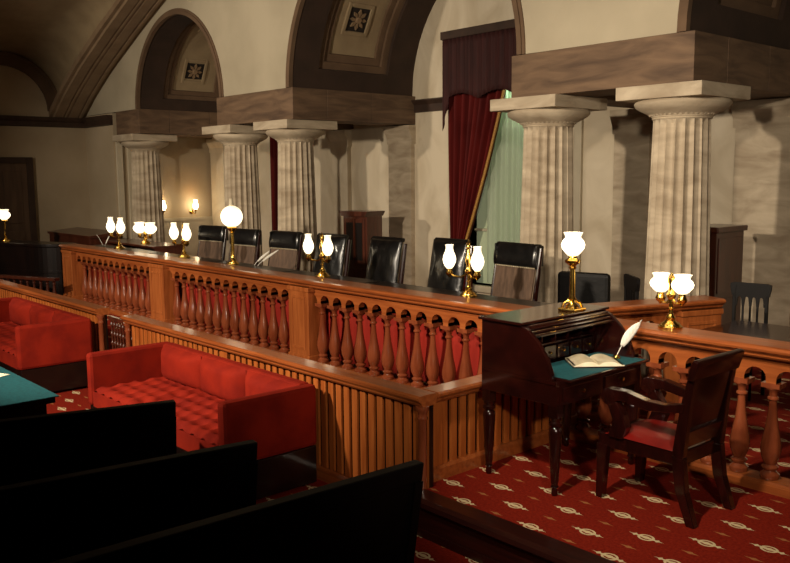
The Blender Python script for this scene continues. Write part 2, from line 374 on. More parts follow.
# barrel vaults with long sunken panels and rosette squares
def vault(n, cx_, r):
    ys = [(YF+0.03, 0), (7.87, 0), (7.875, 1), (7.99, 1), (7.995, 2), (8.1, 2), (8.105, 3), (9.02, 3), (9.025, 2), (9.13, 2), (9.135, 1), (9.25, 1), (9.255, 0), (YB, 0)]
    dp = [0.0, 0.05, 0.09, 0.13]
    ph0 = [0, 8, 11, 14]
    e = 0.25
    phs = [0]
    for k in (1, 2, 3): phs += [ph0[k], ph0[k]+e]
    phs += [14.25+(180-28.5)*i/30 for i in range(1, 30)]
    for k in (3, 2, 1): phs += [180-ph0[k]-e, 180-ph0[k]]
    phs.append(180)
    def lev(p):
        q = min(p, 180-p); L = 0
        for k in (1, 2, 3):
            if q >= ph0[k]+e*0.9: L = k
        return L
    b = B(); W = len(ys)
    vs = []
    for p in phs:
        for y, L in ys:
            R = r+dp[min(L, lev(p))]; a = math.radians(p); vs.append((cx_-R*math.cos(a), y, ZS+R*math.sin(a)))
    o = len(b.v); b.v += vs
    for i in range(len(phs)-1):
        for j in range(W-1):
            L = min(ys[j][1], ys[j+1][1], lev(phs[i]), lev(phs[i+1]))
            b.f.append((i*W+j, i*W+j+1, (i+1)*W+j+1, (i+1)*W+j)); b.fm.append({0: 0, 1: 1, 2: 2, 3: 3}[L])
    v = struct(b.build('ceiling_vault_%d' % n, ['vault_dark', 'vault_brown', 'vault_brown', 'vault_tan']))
    # archivolt: thin dark moulding around the front edge
    av = B()
    for i in range(48):
        a0, a1 = PI*i/48, PI*(i+1)/48
        P = lambda R, a, y: (cx_-R*math.cos(a), y, ZS+R*math.sin(a))
        for r0, r1, y0 in ((r-0.012, r+0.05, YF-0.03), (r+0.05, r+0.09, YF-0.015)):
            av.add([P(r0, a0, y0), P(r1, a0, y0), P(r1, a1, y0), P(r0, a1, y0), P(r0, a0, YF+0.04), P(r1, a0, YF+0.04), P(r1, a1, YF+0.04), P(r0, a1, YF+0.04)],
                   [(0, 1, 2, 3), (0, 1, 5, 4), (1, 2, 6, 5), (2, 3, 7, 6), (3, 0, 4, 7)])
    av.build('archivolt', 'vault_brown', v)
    nr = 5 if r > 2 else 4
    for i in range(nr):
        p = 28+(180-56)*i/(nr-1); a = math.radians(p); R = r+0.125
        s_ = 0.19
        c = B(); 
        c.box(-s_-0.06, s_+0.06, -s_-0.06, -s_, -0.03, 0.02).box(-s_-0.06, s_+0.06, s_, s_+0.06, -0.03, 0.02).box(-s_-0.06, -s_, -s_, s_, -0.03, 0.02).box(s_, s_+0.06, -s_, s_, -0.03, 0.02)
        fr = c.build('coffer_frame', 'vault_tan', v, (cx_-R*math.cos(a), 8.53, ZS+R*math.sin(a)), (0, -PI/2+a, 0), bevel=0.01)
        B().box(-s_, s_, -s_, s_, -0.004, 0.01).build('coffer_back', 'rosette_dark', fr)
        ro = B()
        for k in range(8):
            t = 2*PI*k/8
            ro.prism([(math.cos(t+q)*rr, math.sin(t+q)*rr) for q, rr in ((-0.15, 0.05), (-0.26, 0.11), (0, 0.16), (0.26, 0.11), (0.15, 0.05))], 'z', -0.03, -0.004)
        ro.lathe([(0.045, -0.05), (0.055, -0.02), (0.055, -0.004)], 12)
        ro.build('rosette', 'rosette_tan', fr)
for i, (c, r) in enumerate(ARCHES): vault(i+1, c, r)

# rear wall behind the arcade, with window openings
W1 = (-9.2, -7.45, 0.35, 3.75)
bw = B()
bw.box(-17.2, W1[0], YB, YB+0.3, 0, 6.6).box(W1[1], 3.5, YB, YB+0.3, 0, 6.6).box(W1[0], W1[1], YB, YB+0.3, 0, W1[2]).box(W1[0], W1[1], YB, YB+0.3, W1[3], 6.6)
struct(bw.build('wall_rear', 'marble'))
el = struct(B().box(-17.3, -17.0, YF+0.42, YB, 0, 3.4).build('wall_gallery_end', 'wall_tan'))
B().box(-17.0, -16.97, YF+0.42, YB, 0, 1.15).build('wainscot', 'trim_white', el)
B().box(-17.0, -16.95, YF+0.42, YB, 1.12, 1.18).build('dado_rail', 'trim_white', el)
def mould(n, x0, x1, z0=3.08, z1=3.28):
    struct(B().prism([(YB, z0), (YB-0.05, z0), (YB-0.05, z1-0.08), (YB-0.11, z1-0.02), (YB-0.11, z1), (YB, z1)], 'x', x0, x1).build('trim_%d' % n, 'moulding_dark'))
mould(10, -10.38, -9.47); mould(11, -7.18, -6.28)
def pilaster(x0, x1, mat='stone', top=2.88):
    p = tag(B().box(x0, x1, YB-0.09, YB-0.001, 0, top-0.16).build('pilaster', mat, bevel=0.005), '', 'pilaster')
    B().prism([(YB-0.09, top-0.3), (YB-0.1, top-0.2), (YB-0.16, top-0.08), (YB-0.16, top), (YB-0.001, top), (YB-0.001, top-0.3)], 'x', x0-0.03, x1+0.03).build('capital', mat, p)
    return p
for (x0, x1, lb) in ((-6.5, -5.98, 'flat stone pilaster on the rear wall between the two nearest fluted columns'),
                     (-4.85, -4.12, 'flat stone pilaster on the rear wall behind the gothic-backed chair'),
                     (-10.98, -10.42, 'flat stone pilaster where the deep lintel meets the rear wall beside the red curtain'),
                     (-12.55, -12.1, 'flat pale marble pilaster on the rear wall behind the tall dark cabinet'),
                     (-16.95, -16.4, 'flat stone pilaster in the gallery corner beside the brass wall sconces')):
    pilaster(x0, x1, 'stone' if x0 > -12 else 'marble')['label'] = lb
# window with sheer and red draperies
wn = struct(B().box(W1[0], W1[1], YB+0.2, YB+0.22, W1[2], W1[3]).build('window_1', 'window_light'))
wf = B().box(W1[0]-0.12, W1[0], YB-0.05, YB+0.28, W1[2]-0.1, W1[3]).box(W1[1], W1[1]+0.12, YB-0.05, YB+0.28, W1[2]-0.1, W1[3])
wf.box(W1[0]-0.12, W1[1]+0.12, YB-0.05, YB+0.28, W1[3], W1[3]+0.1).box(W1[0]-0.12, W1[1]+0.12, YB-0.08, YB+0.28, W1[2]-0.1, W1[2])
wf.build('window_frame', 'trim_white', wn, bevel=0.006)
B().box(-9.60, -9.48, YB-0.05, YB-0.001, 0.0, 2.95).build('casing_or_lit_edge', 'trim_white', wn, bevel=0.008)
B().box(-7.17, -7.05, YB-0.05, YB-0.001, 0.0, 2.95).build('casing_or_lit_edge', 'trim_white', wn, bevel=0.008)
for i in range(1, 4):
    x = W1[0]+(W1[1]-W1[0])*i/4; B().box(x-0.02, x+0.02, YB+0.15, YB+0.2, W1[2], W1[3]).build('glazing_bar', 'trim_white', wn)
for i in range(1, 4):
    z = W1[2]+(W1[3]-W1[2])*i/4; B().box(W1[0], W1[1], YB+0.15, YB+0.2, z-0.02, z+0.02).build('glazing_bar', 'trim_white', wn)
wl = bpy.data.lights.new('window_tube', 'POINT'); wl.energy = 6; wl.color = (0.78, 1.0, 0.78); wl.shadow_soft_size = 0.06
wlo = bpy.data.objects.new('window_tube', wl); COL.objects.link(wlo); wlo.location = (-8.25, YB+0.12, 3.3)
sh = B().grid(lambda u, v: (-8.78+1.3*u, YB-0.02+0.025*math.sin(u*2*PI*12)+0.008*math.sin(u*41), 3.65-3.25*v), 204, 6)
tag(sh.build('sheer_curtain', 'sheer', smooth=True), 'pale green sheer curtain hanging in front of the lit window', 'curtain')
def drape(xl, xr, xt0, xt1, top=4.05, tie=1.0, sgn=1):
    def f(u, v):
        z = top-(top-0.06)*v
        t = (top-z)/(top-tie)
        if t <= 1:
            e = t**1.35; a = xl+(xt0-xl)*e; b = xr+(xt1-xr)*e; amp = 0.055-0.02*t
        else:
            k = min(1, (t-1)/0.12); a = xt0-0.06*k*sgn; b = xt1+0.1*k*sgn; amp = 0.04
        x = a+(b-a)*u
        return (x, YB-0.17-amp*math.sin(u*2*PI*8+0.5*math.sin(3*v))-0.03*math.sin(u*11+v*2), z)
    return f
for (xl, xr, a, b, s, lb) in ((-9.44, -8.20, -9.36, -9.08, 1, 'dark red velvet curtain tied back with gold fringe, beside the pale green sheer curtain'),
                              (-7.20, -8.05, -7.29, -7.57, -1, 'dark red velvet curtain tied back behind the fluted column nearest the window')):
    d = thing('curtain', lb, 'curtain')
    f = drape(xl, xr, a, b, sgn=s)
    B().grid(f, 128, 40).build('drape', 'curtain_red', d, smooth=True, solid=0.012)
    fr = B().tube([(lambda p: (p[0]+0.012*s, p[1]-0.03, p[2]))(f(1, j/40)) for j in range(0, 41)], 0.022, 6)
    fr.build('fringe', 'gold_fringe', d, smooth=True)
    B().tube([(a-0.05*s, YB-0.12, 1.03), ((a+b)/2, YB-0.30, 0.98), (b+0.05*s, YB-0.16, 1.0)], 0.03, 8).build('tieback', 'curtain_red', d, smooth=True)
va = thing('valance', 'dark wooden pelmet with red swag valance above the window curtains', 'valance')
B().box(-9.46, -7.19, YB-0.36, YB-0.001, 4.1, 4.22).build('pelmet_board', 'moulding_dark', va, bevel=0.01)
B().grid(lambda u, v: (-9.44+2.23*u, YB-0.33+0.018*math.sin(u*2*PI*26), 4.1-v*(0.92-0.10*abs(math.sin(u*PI*3))+0.45*max(0, abs(2*u-1)-0.86)/0.14)), 144, 8).build('swag', 'valance', va, smooth=True, solid=0.012)
# red curtain of the farther bay
c2 = thing('curtain', 'narrow dark red curtain seen in the gap between two fluted columns', 'curtain')
B().grid(lambda u, v: (-14.45+0.75*u, YB-0.14-0.05*math.sin(u*2*PI*6), 3.0-3.0*v), 72, 4).build('drape', 'curtain_red', c2, smooth=True, solid=0.012)
B().tube([(-14.55, YB-0.1, 3.03), (-13.6, YB-0.1, 3.03)], 0.02, 8).build('rod', 'brass', c2, smooth=True)

# ------------------------------------------------------------------ fluted columns
def column_meshes():
    nf, sub = 20, 6
    rings = []
    H = 2.50
    b = B(); n = nf*sub
    zs = [0, 0.5, 1.0, 1.5, 2.0, 2.45, 2.535, 2.575]
    for z in zs:
        r = 0.325-(0.325-0.272)*(z/H)**1.2
        for i in range(n):
            fpos = (i % sub)/sub
            dep = 0.035*math.sin(PI*fpos)**0.8 if z < 2.55 else 0.0
            a = 2*PI*i/n; rr = r-dep; b.v.append((rr*math.cos(a), rr*math.sin(a), z))
    for j in range(len(zs)-1):
        for i in range(n): b.f.append((j*n+i, j*n+(i+1) % n, (j+1)*n+(i+1) % n, (j+1)*n+i)); b.fm.append(0)
    b.f.append(tuple(reversed(range(n)))); b.fm.append(0)
    sh_ = b.mesh('shaft', 'stone', smooth=True)
    ec = B().lathe([(0.275, 2.575), (0.285, 2.585), (0.28, 2.595), (0.292, 2.603), (0.29, 2.61), (0.335, 2.635), (0.40, 2.667), (0.445, 2.698), (0.458, 2.725), (0.445, 2.75), (0.435, 2.758)], 40).mesh('echinus', 'stone', smooth=True)
    ab = B().box(-0.45, 0.45, -0.47, 0.47, 2.76, 2.888).mesh('abacus', 'stone')
    bd = B()
    for i in range(40):
        a = 2*PI*i/40; bd.box(-0.012, 0.012, -0.006, 0.006, 0, 0.03)
        for k in range(len(bd.v)-8, len(bd.v)):
            x, y, z = bd.v[k]; y -= 0.302+z*0.6
            bd.v[k] = (x*math.cos(a)-y*math.sin(a), x*math.sin(a)+y*math.cos(a), z*0.8+2.612)
    return sh_, ec, ab, bd.mesh('bead_ring', 'stone')
CM = column_meshes()
for x, lb in ((-4.40, 'fluted stone column behind the two-shade tulip lamp'), (-6.03, 'fluted stone column in front of the pale green curtain'),
              (-10.88, 'fluted stone column beside the tall dark cabinet, on the pale marble wall side'), (-12.46, 'fluted stone column behind the white globe lamp'),
              (-16.0, 'fluted stone column beside the brass wall sconces')):
    c = thing('column', lb, 'column', (x, 7.72, 0), 0, 'fluted columns of the arcade')
    for nm, me in zip(('shaft', 'echinus', 'abacus', 'bead_ring'), CM): put(nm, me, c, bevel=0.006 if nm == 'abacus' else 0)

# ================================================================== RAILS
def baluster_mesh():
    b = B().lathe([(0.058, 0.072), (0.062, 0.085), (0.062, 0.10), (0.045, 0.115), (0.036, 0.125), (0.05, 0.138), (0.054, 0.15), (0.036, 0.165), (0.048, 0.19), (0.061, 0.225), (0.066, 0.265), (0.063, 0.30), (0.052, 0.36), (0.039, 0.43), (0.029, 0.51), (0.024, 0.575), (0.024, 0.59), (0.036, 0.60), (0.036, 0.612), (0.025, 0.622), (0.029, 0.65), (0.052, 0.672), (0.052, 0.68)], 18)
    b.box(-0.06, 0.06, -0.055, 0.055, 0.68, 0.712)
    return b.mesh('baluster', 'oak_turned', smooth=True)
BAL = baluster_mesh()
def arcade_board(L, n, s, x_first, y0=-0.045, y1=0.03, z0=0.712, zt=0.88):
    # board with a round arch over each gap between balusters; x along the section
    b = B()
    edges = [x_first+(i+0.5)*s for i in range(-1, n)]
    edges = [(c, 0.072) for c in edges]
    def bot(x):
        for c, r in edges:
            d = abs(x-c)
            if d < r: return 0.738+math.sqrt(max(0, r*r-d*d))*0.93
        return z0
    pts = []
    x = 0
    cs = [0, L]
    for c, r in edges:
        for k in range(9):
            q = c-r*math.cos(PI*k/8)
            if 0 <= q <= L: cs.append(q)
    cs = sorted(set(round(q, 5) for q in cs))
    for a, c in zip(cs, cs[1:]):
        if c-a < 1e-4: continue
        m = (a+c)/2
        za, zc = (bot(a+1e-4), bot(c-1e-4))
        b.add([(a, y0, za), (c, y0, zc), (c, y0, zt), (a, y0, zt), (a, y1, za), (c, y1, zc), (c, y1, zt), (a, y1, zt)],
              [(0, 1, 2, 3), (7, 6, 5, 4), (0, 4, 5, 1), (3, 2, 6, 7)])
        # step side between imposts and arch edge
        if abs(za-bot(a-1e-4)) > 0.005: b.add([(a, y0, z0), (a, y1, z0), (a, y1, max(za, bot(a-1e-4))), (a, y0, max(za, bot(a-1e-4)))], [(0, 1, 2, 3)])
        if abs(zc-bot(c+1e-4)) > 0.005: b.add([(c, y0, z0), (c, y1, z0), (c, y1, max(zc, bot(c+1e-4))), (c, y0, max(zc, bot(c+1e-4)))], [(0, 1, 2, 3)])
    return b
CAP = [(-0.10, 0.88), (-0.115, 0.895), (-0.115, 0.905), (-0.13, 0.915), (-0.15, 0.93), (-0.155, 0.945), (-0.145, 0.958), (-0.12, 0.965), (0.12, 0.965), (0.14, 0.955), (0.14, 0.93), (0.10, 0.88)]
def balustrade(label, p0, ang, L, n, s, x_first, post=None, post_end=None, group=None, cap_ext=(0, 0)):
    t = thing('balustrade', label, 'railing', (p0[0], p0[1], 0), ang, group)
    B().prism(CAP, 'x', -cap_ext[0], L+cap_ext[1]).build('cap_rail', 'oak_h', t)
    B().prism([(-0.1, 0.0), (-0.1, 0.05), (-0.085, 0.06), (-0.075, 0.07), (0.075, 0.07), (0.1, 0.05), (0.1, 0.0)], 'x', 0, L).build('base_rail', 'oak_h', t)
    arcade_board(L, n, s, x_first).build('arcade_board', 'oak_h', t)
    for i in range(n): put('baluster', BAL, t, (x_first+i*s, 0, 0))
    for (a, b_) in ([post] if post else [])+([post_end] if post_end else []):
        p = B().box(a, b_, -0.13, 0.10, 0, 0.88).build('post', 'oak', t, bevel=0.006)
        B().box(a-0.012, b_+0.012, -0.142, 0.11, 0.0, 0.14).build('plinth', 'oak', p, bevel=0.008)
        B().box(a-0.012, b_+0.012, -0.142, 0.11, 0.83, 0.88).build('necking', 'oak', p, bevel=0.008)
        m = 0.06
        if b_-a > 0.25:
            f = B().box(a+m, b_-m, -0.138, -0.129, 0.2, 0.23).box(a+m, b_-m, -0.138, -0.129, 0.75, 0.78).box(a+m, a+m+0.02, -0.138, -0.129, 0.23, 0.75).box(b_-m-0.02, b_-m, -0.138, -0.129, 0.23, 0.75)
            f.build('panel_moulding', 'oak', p, bevel=0.004)
    return t
YR = 5.42; SP = 0.2105
t1 = balustrade('oak balustrade stretch farthest from the writing desk, before the far two-shade lamps', (-14.05, YR), 0, 3.02, 12, 0.207, 0.46, post=(-0.15, 0.25), cap_ext=(0.2, 0))
t2 = balustrade('middle oak balustrade stretch, below the white globe lamp', (-11.03, YR), 0, 3.36, 13, SP, 0.56, post=(0.015, 0.43))
t3 = balustrade('oak balustrade stretch next to the writing desk, below the brass two-shade lamp', (-7.67, YR), 0, 3.32, 13, SP, 0.455, post=(0.015, 0.38))
t4 = balustrade('oak balustrade behind the red-seated armchair', (-4.35, YR), 0, 4.3, 19, SP, 0.5, post=(0.015, 0.36))
ang = math.atan2(7.14-5.72, -3.69+4.22)
t5 = balustrade('short angled oak railing with a plain panelled end, behind the tulip lamp', (-4.22, 5.72), ang, 1.50, 4, SP, 0.25, post_end=(1.05, 1.48))
# red cloth hung behind the balusters
for i, (x0, x1, lb) in enumerate(((-13.82, -11.0, 'red cloth hung behind the balusters farthest from the desk'), (-10.72, -7.62, 'red cloth hung behind the balusters below the globe lamp'), (-7.42, -4.36, 'red cloth hung behind the balusters next to the writing desk'))):
    b = B().grid(lambda u, v: (x0+(x1-x0)*u, 5.575+0.018*math.sin(u*(x1-x0)*2*PI*5.3)+0.008*math.sin(u*37), 0.69-0.61*v), 160, 3)
    tag(b.build('cloth_backing', 'curtain_backing', smooth=True, solid=0.006), lb, 'curtain')

# slatted bar rail
YS = 3.80; SS = 0.093
slat_me = B().box(-0.031, 0.031, -0.011, 0.011, LF+0.10, 0.565).mesh('slat', 'oak_slat')
slat_me_r = B().box(-0.031, 0.031, -0.011, 0.011, 0.07, 0.565).mesh('slat', 'oak_slat')
SCAP = [(-0.06, 0.555), (-0.07, 0.57), (-0.07, 0.58), (-0.085, 0.59), (-0.10, 0.605), (-0.10, 0.62), (-0.085, 0.632), (0.06, 0.632), (0.075, 0.615), (0.06, 0.555)]
def colonette(z0):
    return B().lathe([(0.045, z0), (0.045, z0+0.06), (0.036, z0+0.075), (0.04, z0+0.1), (0.031, z0+0.12), (0.029, 0.46), (0.036, 0.47), (0.036, 0.48), (0.03, 0.49), (0.033, 0.515), (0.046, 0.535), (0.046, 0.556)], 16)
def slat_rail(label, p0, ang, L, me, z0, mids=(), ends=(True, True)):
    t = thing('slat_rail', label, 'railing', (p0[0], p0[1], 0), ang, None)
    B().prism(SCAP, 'x', 0, L).build('cap_rail', 'oak_h', t)
    B().prism([(-0.045, z0), (-0.045, z0+0.08), (-0.03, z0+0.1), (0.04, z0+0.1), (0.04, z0)], 'x', 0, L).build('base_rail', 'oak_h', t)
    B().box(0.0, L, 0.02, 0.035, z0+0.1, 0.556).build('backing', 'ebony', t)
    n = int((L-0.12)/SS); off = (L-(n-1)*SS)/2
    for i in range(n):
        x = off+i*SS
        if any(abs(x-m) < 0.06 for m in mids): continue
        put('slat', me, t, (x, -0.008, 0), bevel=0.004)
    for m in mids: B().box(m-0.05, m+0.05, -0.035, 0.02, z0+0.1, 0.556).build('stile', 'oak_slat', t, bevel=0.006)
    return t
s1 = slat_rail('slatted oak bar rail behind the farther red sofa', (-13.9, YS), 0, 4.84, slat_me, LF, (2.4,))
s2 = slat_rail('slatted oak bar rail behind the long tufted red sofa', (-8.41, YS), 0, 4.50, slat_me, LF, (1.95,))
s3 = slat_rail('slatted oak rail running from the bar corner post to the writing desk', (-4.0, YS+0.08), PI/2, 1.38, slat_me_r, 0.0, (0.05,))
B().box(4.37, 4.475, -0.028, 0.05, LF, 0.556).build('corner_block', 'oak_slat', s2, bevel=0.004)
colonette(LF).build('corner_post', 'oak_turned', s2, (4.475, -0.04, 0), smooth=True)
colonette(LF).build('end_post', 'oak_turned', s1, (4.84-0.02, -0.03, 0), smooth=True)
colonette(LF).build('end_post', 'oak_turned', s2, (0.02, -0.03, 0), smooth=True)
# spindle gate in the bar's gap
gt = thing('gate', 'low dark gate of beaded spindles filling the gap in the slatted rail', 'gate', (-9.02, YS+0.05, 0))
B().box(0, 0.58, -0.02, 0.02, 0.50, 0.545).build('top_rail', 'mahogany_brown', gt, bevel=0.005)
B().box(0, 0.58, -0.02, 0.02, LF+0.06, LF+0.12).build('bottom_rail', 'mahogany_brown', gt, bevel=0.005)
pr_ = []
z = LF+0.12
while z < 0.49:
    pr_ += [(0.011, z), (0.011, z+0.05), (0.021, z+0.065), (0.021, z+0.075), (0.011, z+0.09)]; z += 0.103
pr_ = [p for p in pr_ if p[1] < 0.5]+[(0.011, 0.5)]
spi = B().lathe(pr_, 10).mesh('spindle', 'mahogany_brown', smooth=True)
for i in range(8): put('spindle', spi, gt, (0.04+i*0.0715, 0, 0))

# bench desks behind the balustrade (dark tops)
def bench_desk(x0, x1, y0, y1, label, zt=0.93, mat='mahogany_brown'):
    t = thing('bench_desk', label, 'desk', ((x0+x1)/2, (y0+y1)/2, 0))
    w2, d2 = (x1-x0)/2, (y1-y0)/2
    B().box(-w2, w2, -d2, d2, zt-0.035, zt).build('desk_top', mat, t, bevel=0.006)
    B().box(-w2+0.04, w2-0.04, d2-0.08, d2-0.05, 0.35, zt-0.036).build('modesty_panel', mat, t)
    for a in (-1, 1):
        B().box(a*(w2-0.04)-0.03, a*(w2-0.04)+0.03, -d2+0.03, d2-0.03, 0, zt-0.036).build('end_panel', mat, t, bevel=0.005)
    return t
DX = [(-14.1, -11.9), (-11.85, -10.1), (-10.05, -8.4), (-8.35, -6.9), (-6.85, -4.55)]
DL = ['dark wooden bench desk under the farthest two-shade lamp', 'dark wooden bench desk under the two-shade lamp beside the first caned chair', 'dark wooden bench desk under the white globe lamp',
      'dark wooden bench desk under the two-shade lamp by the tall cabinet', 'dark wooden bench desk under the brass two-shade lamp with the large finial']
for (a, b), lb in zip(DX, DL): bench_desk(a, b, 5.62, 5.98, lb, 0.93, 'ebony')

# ================================================================== SEATING BEHIND THE BENCH
def judge_chair(label, x, y, kind, rz=0.0, h=1.3):
    # faces -Y (towards the bench); local: back at +y
    t = thing('high_back_chair', label, 'chair', (x, y-0.30, 0), rz, 'high-backed chairs behind the bench')
    w = 0.30; lean = 0.16
    def bk(z): return 0.22+lean*max(0, (z-0.45))/(h-0.45)
    B().box(-0.28, 0.28, -0.27, 0.22, 0.40, 0.48).build('seat', 'leather', t, bevel=0.03)
    for sx in (-1, 1):
        b = B(); P = [(sx*w, bk(0.3)-0.02, 0.0), (sx*w, bk(0.45), 0.42), (sx*w, bk(0.9), 0.9), (sx*(w-0.005), bk(h)-0.01, h-0.04)]
        b.tube(P, [0.022, 0.028, 0.026, 0.022], 8).build('back_post', 'mahogany', t, smooth=True)
        B().tube([(sx*0.25, -0.23, 0.0), (sx*0.26, -0.24, 0.41)], [0.018, 0.028], 8).build('leg', 'mahogany', t, smooth=True)
        a = B().tube([(sx*0.29, -0.22, 0.42), (sx*0.30, -0.20, 0.62), (sx*0.30, -0.1, 0.67), (sx*0.30, bk(0.68), 0.70)], 0.024, 8); a.build('armrest', 'mahogany', t, smooth=True)
    if kind == 'leather':
        def pad(u, v):
            z = 0.5+(h-0.5)*v; x_ = (u-0.5)*2
            return (x_*0.27, bk(z)-0.035-0.05*(1-x_**4)*(1-(2*v-1)**6)-0.004*math.sin(u*20)*math.sin(v*16), z)
        b = B().grid(pad, 20, 24); b.build('back_cushion', 'leather', t, smooth=True, solid=0.04)
        B().tube([(-0.27, bk(h)-0.02, h), (0.27, bk(h)-0.02, h)], 0.026, 8).build('top_rail', 'leather', t, smooth=True)
    else:
        B().grid(lambda u, v: ((u-0.5)*0.55, bk(0.5+(h-0.72)*v)-0.025, 0.5+(h-0.72)*v), 8, 8).build('cane_panel', 'cane', t, solid=0.015)
        def roll(u, v):
            a = -PI*0.62+v*PI*1.24; z = h-0.12+0.115*math.sin(a)
            return ((u-0.5)*0.60, bk(z)-0.02-0.036*math.cos(a), z)
        b = B().grid(roll, 10, 14); b.build('headrest', 'leather', t, smooth=True, solid=0.02)
        for sx in (-1, 1): B().box(sx*0.288-0.012, sx*0.288+0.012, bk(h)-0.08, bk(h)+0.03, h-0.22, h-0.01).build('headrest_end', 'leather', t, bevel=0.01)
        nl = B()
        for i in range(22): 
            xx = -0.27+0.54*i/21; nl.lathe([(0.007, -0.006), (0.010, 0), (0.006, 0.006)], 6, (xx, bk(h-0.235)-0.042, h-0.235))
        nl.build('nail_row', 'nail', t)['kind'] = 'stuff'
    return t
CH = [(-11.75, 6.72, 'cane', 0.15, 1.30, 'caned high-back chair with black leather headrest, farthest from the writing desk'),
      (-10.66, 6.62, 'cane', 0.12, 1.30, 'caned high-back chair with black headrest beside the white globe lamp'),
      (-9.63, 6.62, 'cane', 0.1, 1.31, 'caned high-back chair with black headrest behind the white quill plumes'),
      (-8.60, 6.62, 'leather', 0.08, 1.30, 'padded black leather high-back chair in front of the tall cabinet'),
      (-7.57, 6.62, 'leather', 0.0, 1.31, 'padded black leather high-back chair between the two brass two-shade lamps'),
      (-6.56, 6.66, 'leather', -0.05, 1.34, 'padded black leather high-back chair below the tied red curtain'),
      (-5.66, 6.70, 'cane', -0.08, 1.36, 'large caned high-back chair with nailed black headrest, nearest the writing desk')]
for x, y, k, rz, h, lb in CH: judge_chair(lb, x, y, k, rz, h)

# tall dark cabinet
cb = thing('tall_cabinet', 'tall dark wooden cabinet with glazed door against the pale marble wall', 'cabinet', (-10.55, 8.75, 0), 0.12)
B().box(-0.26, 0.26, -0.16, 0.2, 0, 1.44).build('body', 'mahogany_brown', cb, bevel=0.005)
B().prism([(-0.30, 1.50), (0.30, 1.50), (0.30, 1.48), (0.26, 1.42), (-0.26, 1.42), (-0.30, 1.48)], 'y', -0.21, 0.22).build('cornice', 'mahogany_brown', cb)
d = B().box(-0.22, 0.22, -0.18, -0.161, 0.62, 1.38).build('door', 'mahogany_brown', cb, bevel=0.005)
for sx in (-1, 1): B().box(sx*0.1-0.075, sx*0.1+0.075, -0.186, -0.181, 0.72, 1.32).build('pane', 'ebony', d)
B().box(-0.012, 0.012, -0.195, -0.181, 0.62, 1.38).build('mullion', 'mahogany_brown', d)
for k in range(3):
    dw = B().box(-0.22, 0.22, -0.18, -0.161, 0.1+k*0.17, 0.25+k*0.17).build('drawer', 'mahogany_brown', cb, bevel=0.005)
    B().lathe([(0.0, 0), (0.012, 0.004), (0.014, 0.015), (0.0, 0.022)], 10).build('knob', 'brass', dw, (0, -0.18, 0.175+k*0.17), (PI/2, 0, 0), smooth=True)

# black leather seating behind the near columns
sf = thing('leather_armchair', 'low black leather armchair between the two nearest fluted columns', 'chair', (-5.1, 7.0, 0), 0.25)
B().box(-0.20, 0.20, -0.26, 0.18, 0.2, 0.45).build('seat', 'black_hide', sf, bevel=0.04)
B().box(-0.28, 0.28, 0.18, 0.28, 0.2, 1.06).build('backrest', 'black_hide', sf, bevel=0.04)
for sx in (-1, 1): B().box(sx*0.24-0.04, sx*0.24+0.04, -0.26, 0.18, 0.2, 0.66).build('arm', 'black_hide', sf, bevel=0.025)
for sx in (-1, 1):
    for yy in (-0.2, 0.2): B().lathe([(0.022, 0), (0.03, 0.2)], 10, (sx*0.2, yy, 0)).build('leg', 'ebony', sf, smooth=True)
def gothic_chair(label, x, y, rz, h=1.0):
    t = thing('gothic_chair', label, 'chair', (x, y, 0), rz)
    B().box(-0.21, 0.21, -0.2, 0.2, 0.42, 0.47).build('seat', 'black_hide', t, bevel=0.015)
    for sx in (-1, 1):
        B().box(sx*0.2-0.02, sx*0.2+0.02, 0.18, 0.22, 0, h-0.08).build('back_post', 'blackwood', t, bevel=0.005)
        B().tube([(sx*0.18, -0.17, 0), (sx*0.18, -0.17, 0.42)], [0.016, 0.022], 8).build('leg', 'blackwood', t, smooth=True)
    # top rail with pointed arches cut below
    b = B(); n = 4; W = 0.36
    poly_t = []
    N_ = 32
    for i in range(N_):
        def zb(q):
            c = (q*n) % 1.0; e = abs(c-0.5)*2
            return h-0.2+(0.09*math.sqrt(max(0, 1-e**2)) if 0.16 < c < 0.84 else 0)
        u0, u1 = i/N_, (i+1)/N_
        x0, x1 = -W/2+W*u0, -W/2+W*u1
        b.add([(x0, 0.185, zb(u0+1e-4)), (x1, 0.185, zb(u1-1e-4)), (x1, 0.185, h), (x0, 0.185, h), (x0, 0.215, zb(u0+1e-4)), (x1, 0.215, zb(u1-1e-4)), (x1, 0.215, h), (x0, 0.215, h)],
              [(0, 1, 2, 3), (7, 6, 5, 4), (0, 4, 5, 1), (3, 2, 6, 7)])
    b.build('top_rail', 'blackwood', t)
    B().prism([(-0.25, h-0.03), (-0.25, h+0.01), (-0.2, h+0.02), (0.2, h+0.02), (0.25, h+0.01), (0.25, h-0.03), (0.23, h-0.1), (0.18, h-0.12), (0.18, h-0.01), (-0.18, h-0.01), (-0.18, h-0.12), (-0.23, h-0.1)], 'y', 0.18, 0.22).build('crest', 'blackwood', t)
    for i in range(1, 4): B().box(-W/2+W*i/4-0.011, -W/2+W*i/4+0.011, 0.19, 0.21, 0.47, h-0.2).build('slat', 'blackwood', t)
    B().box(-0.18, 0.18, 0.19, 0.21, 0.56, 0.6).build('back_rail', 'blackwood', t)
    return t
gothic_chair('black chair with pointed-arch open back, behind the dark table', -3.62, 7.55, 0.1, 1.02).scale = (0.74, 0.8, 1)
gothic_chair('black open-back chair tucked beside the low leather armchair', -4.47, 6.74, -0.70, 1.10).scale = (0.8, 0.8, 1)
bk = thing('bookcase', 'tall dark wooden bookcase standing behind the fluted column', 'cabinet', (-4.50, 8.66, 0), 0.0)
B().box(-0.17, 0.17, -0.3, 0.3, 0, 1.44).build('body', 'mahogany_brown', bk, bevel=0.006)
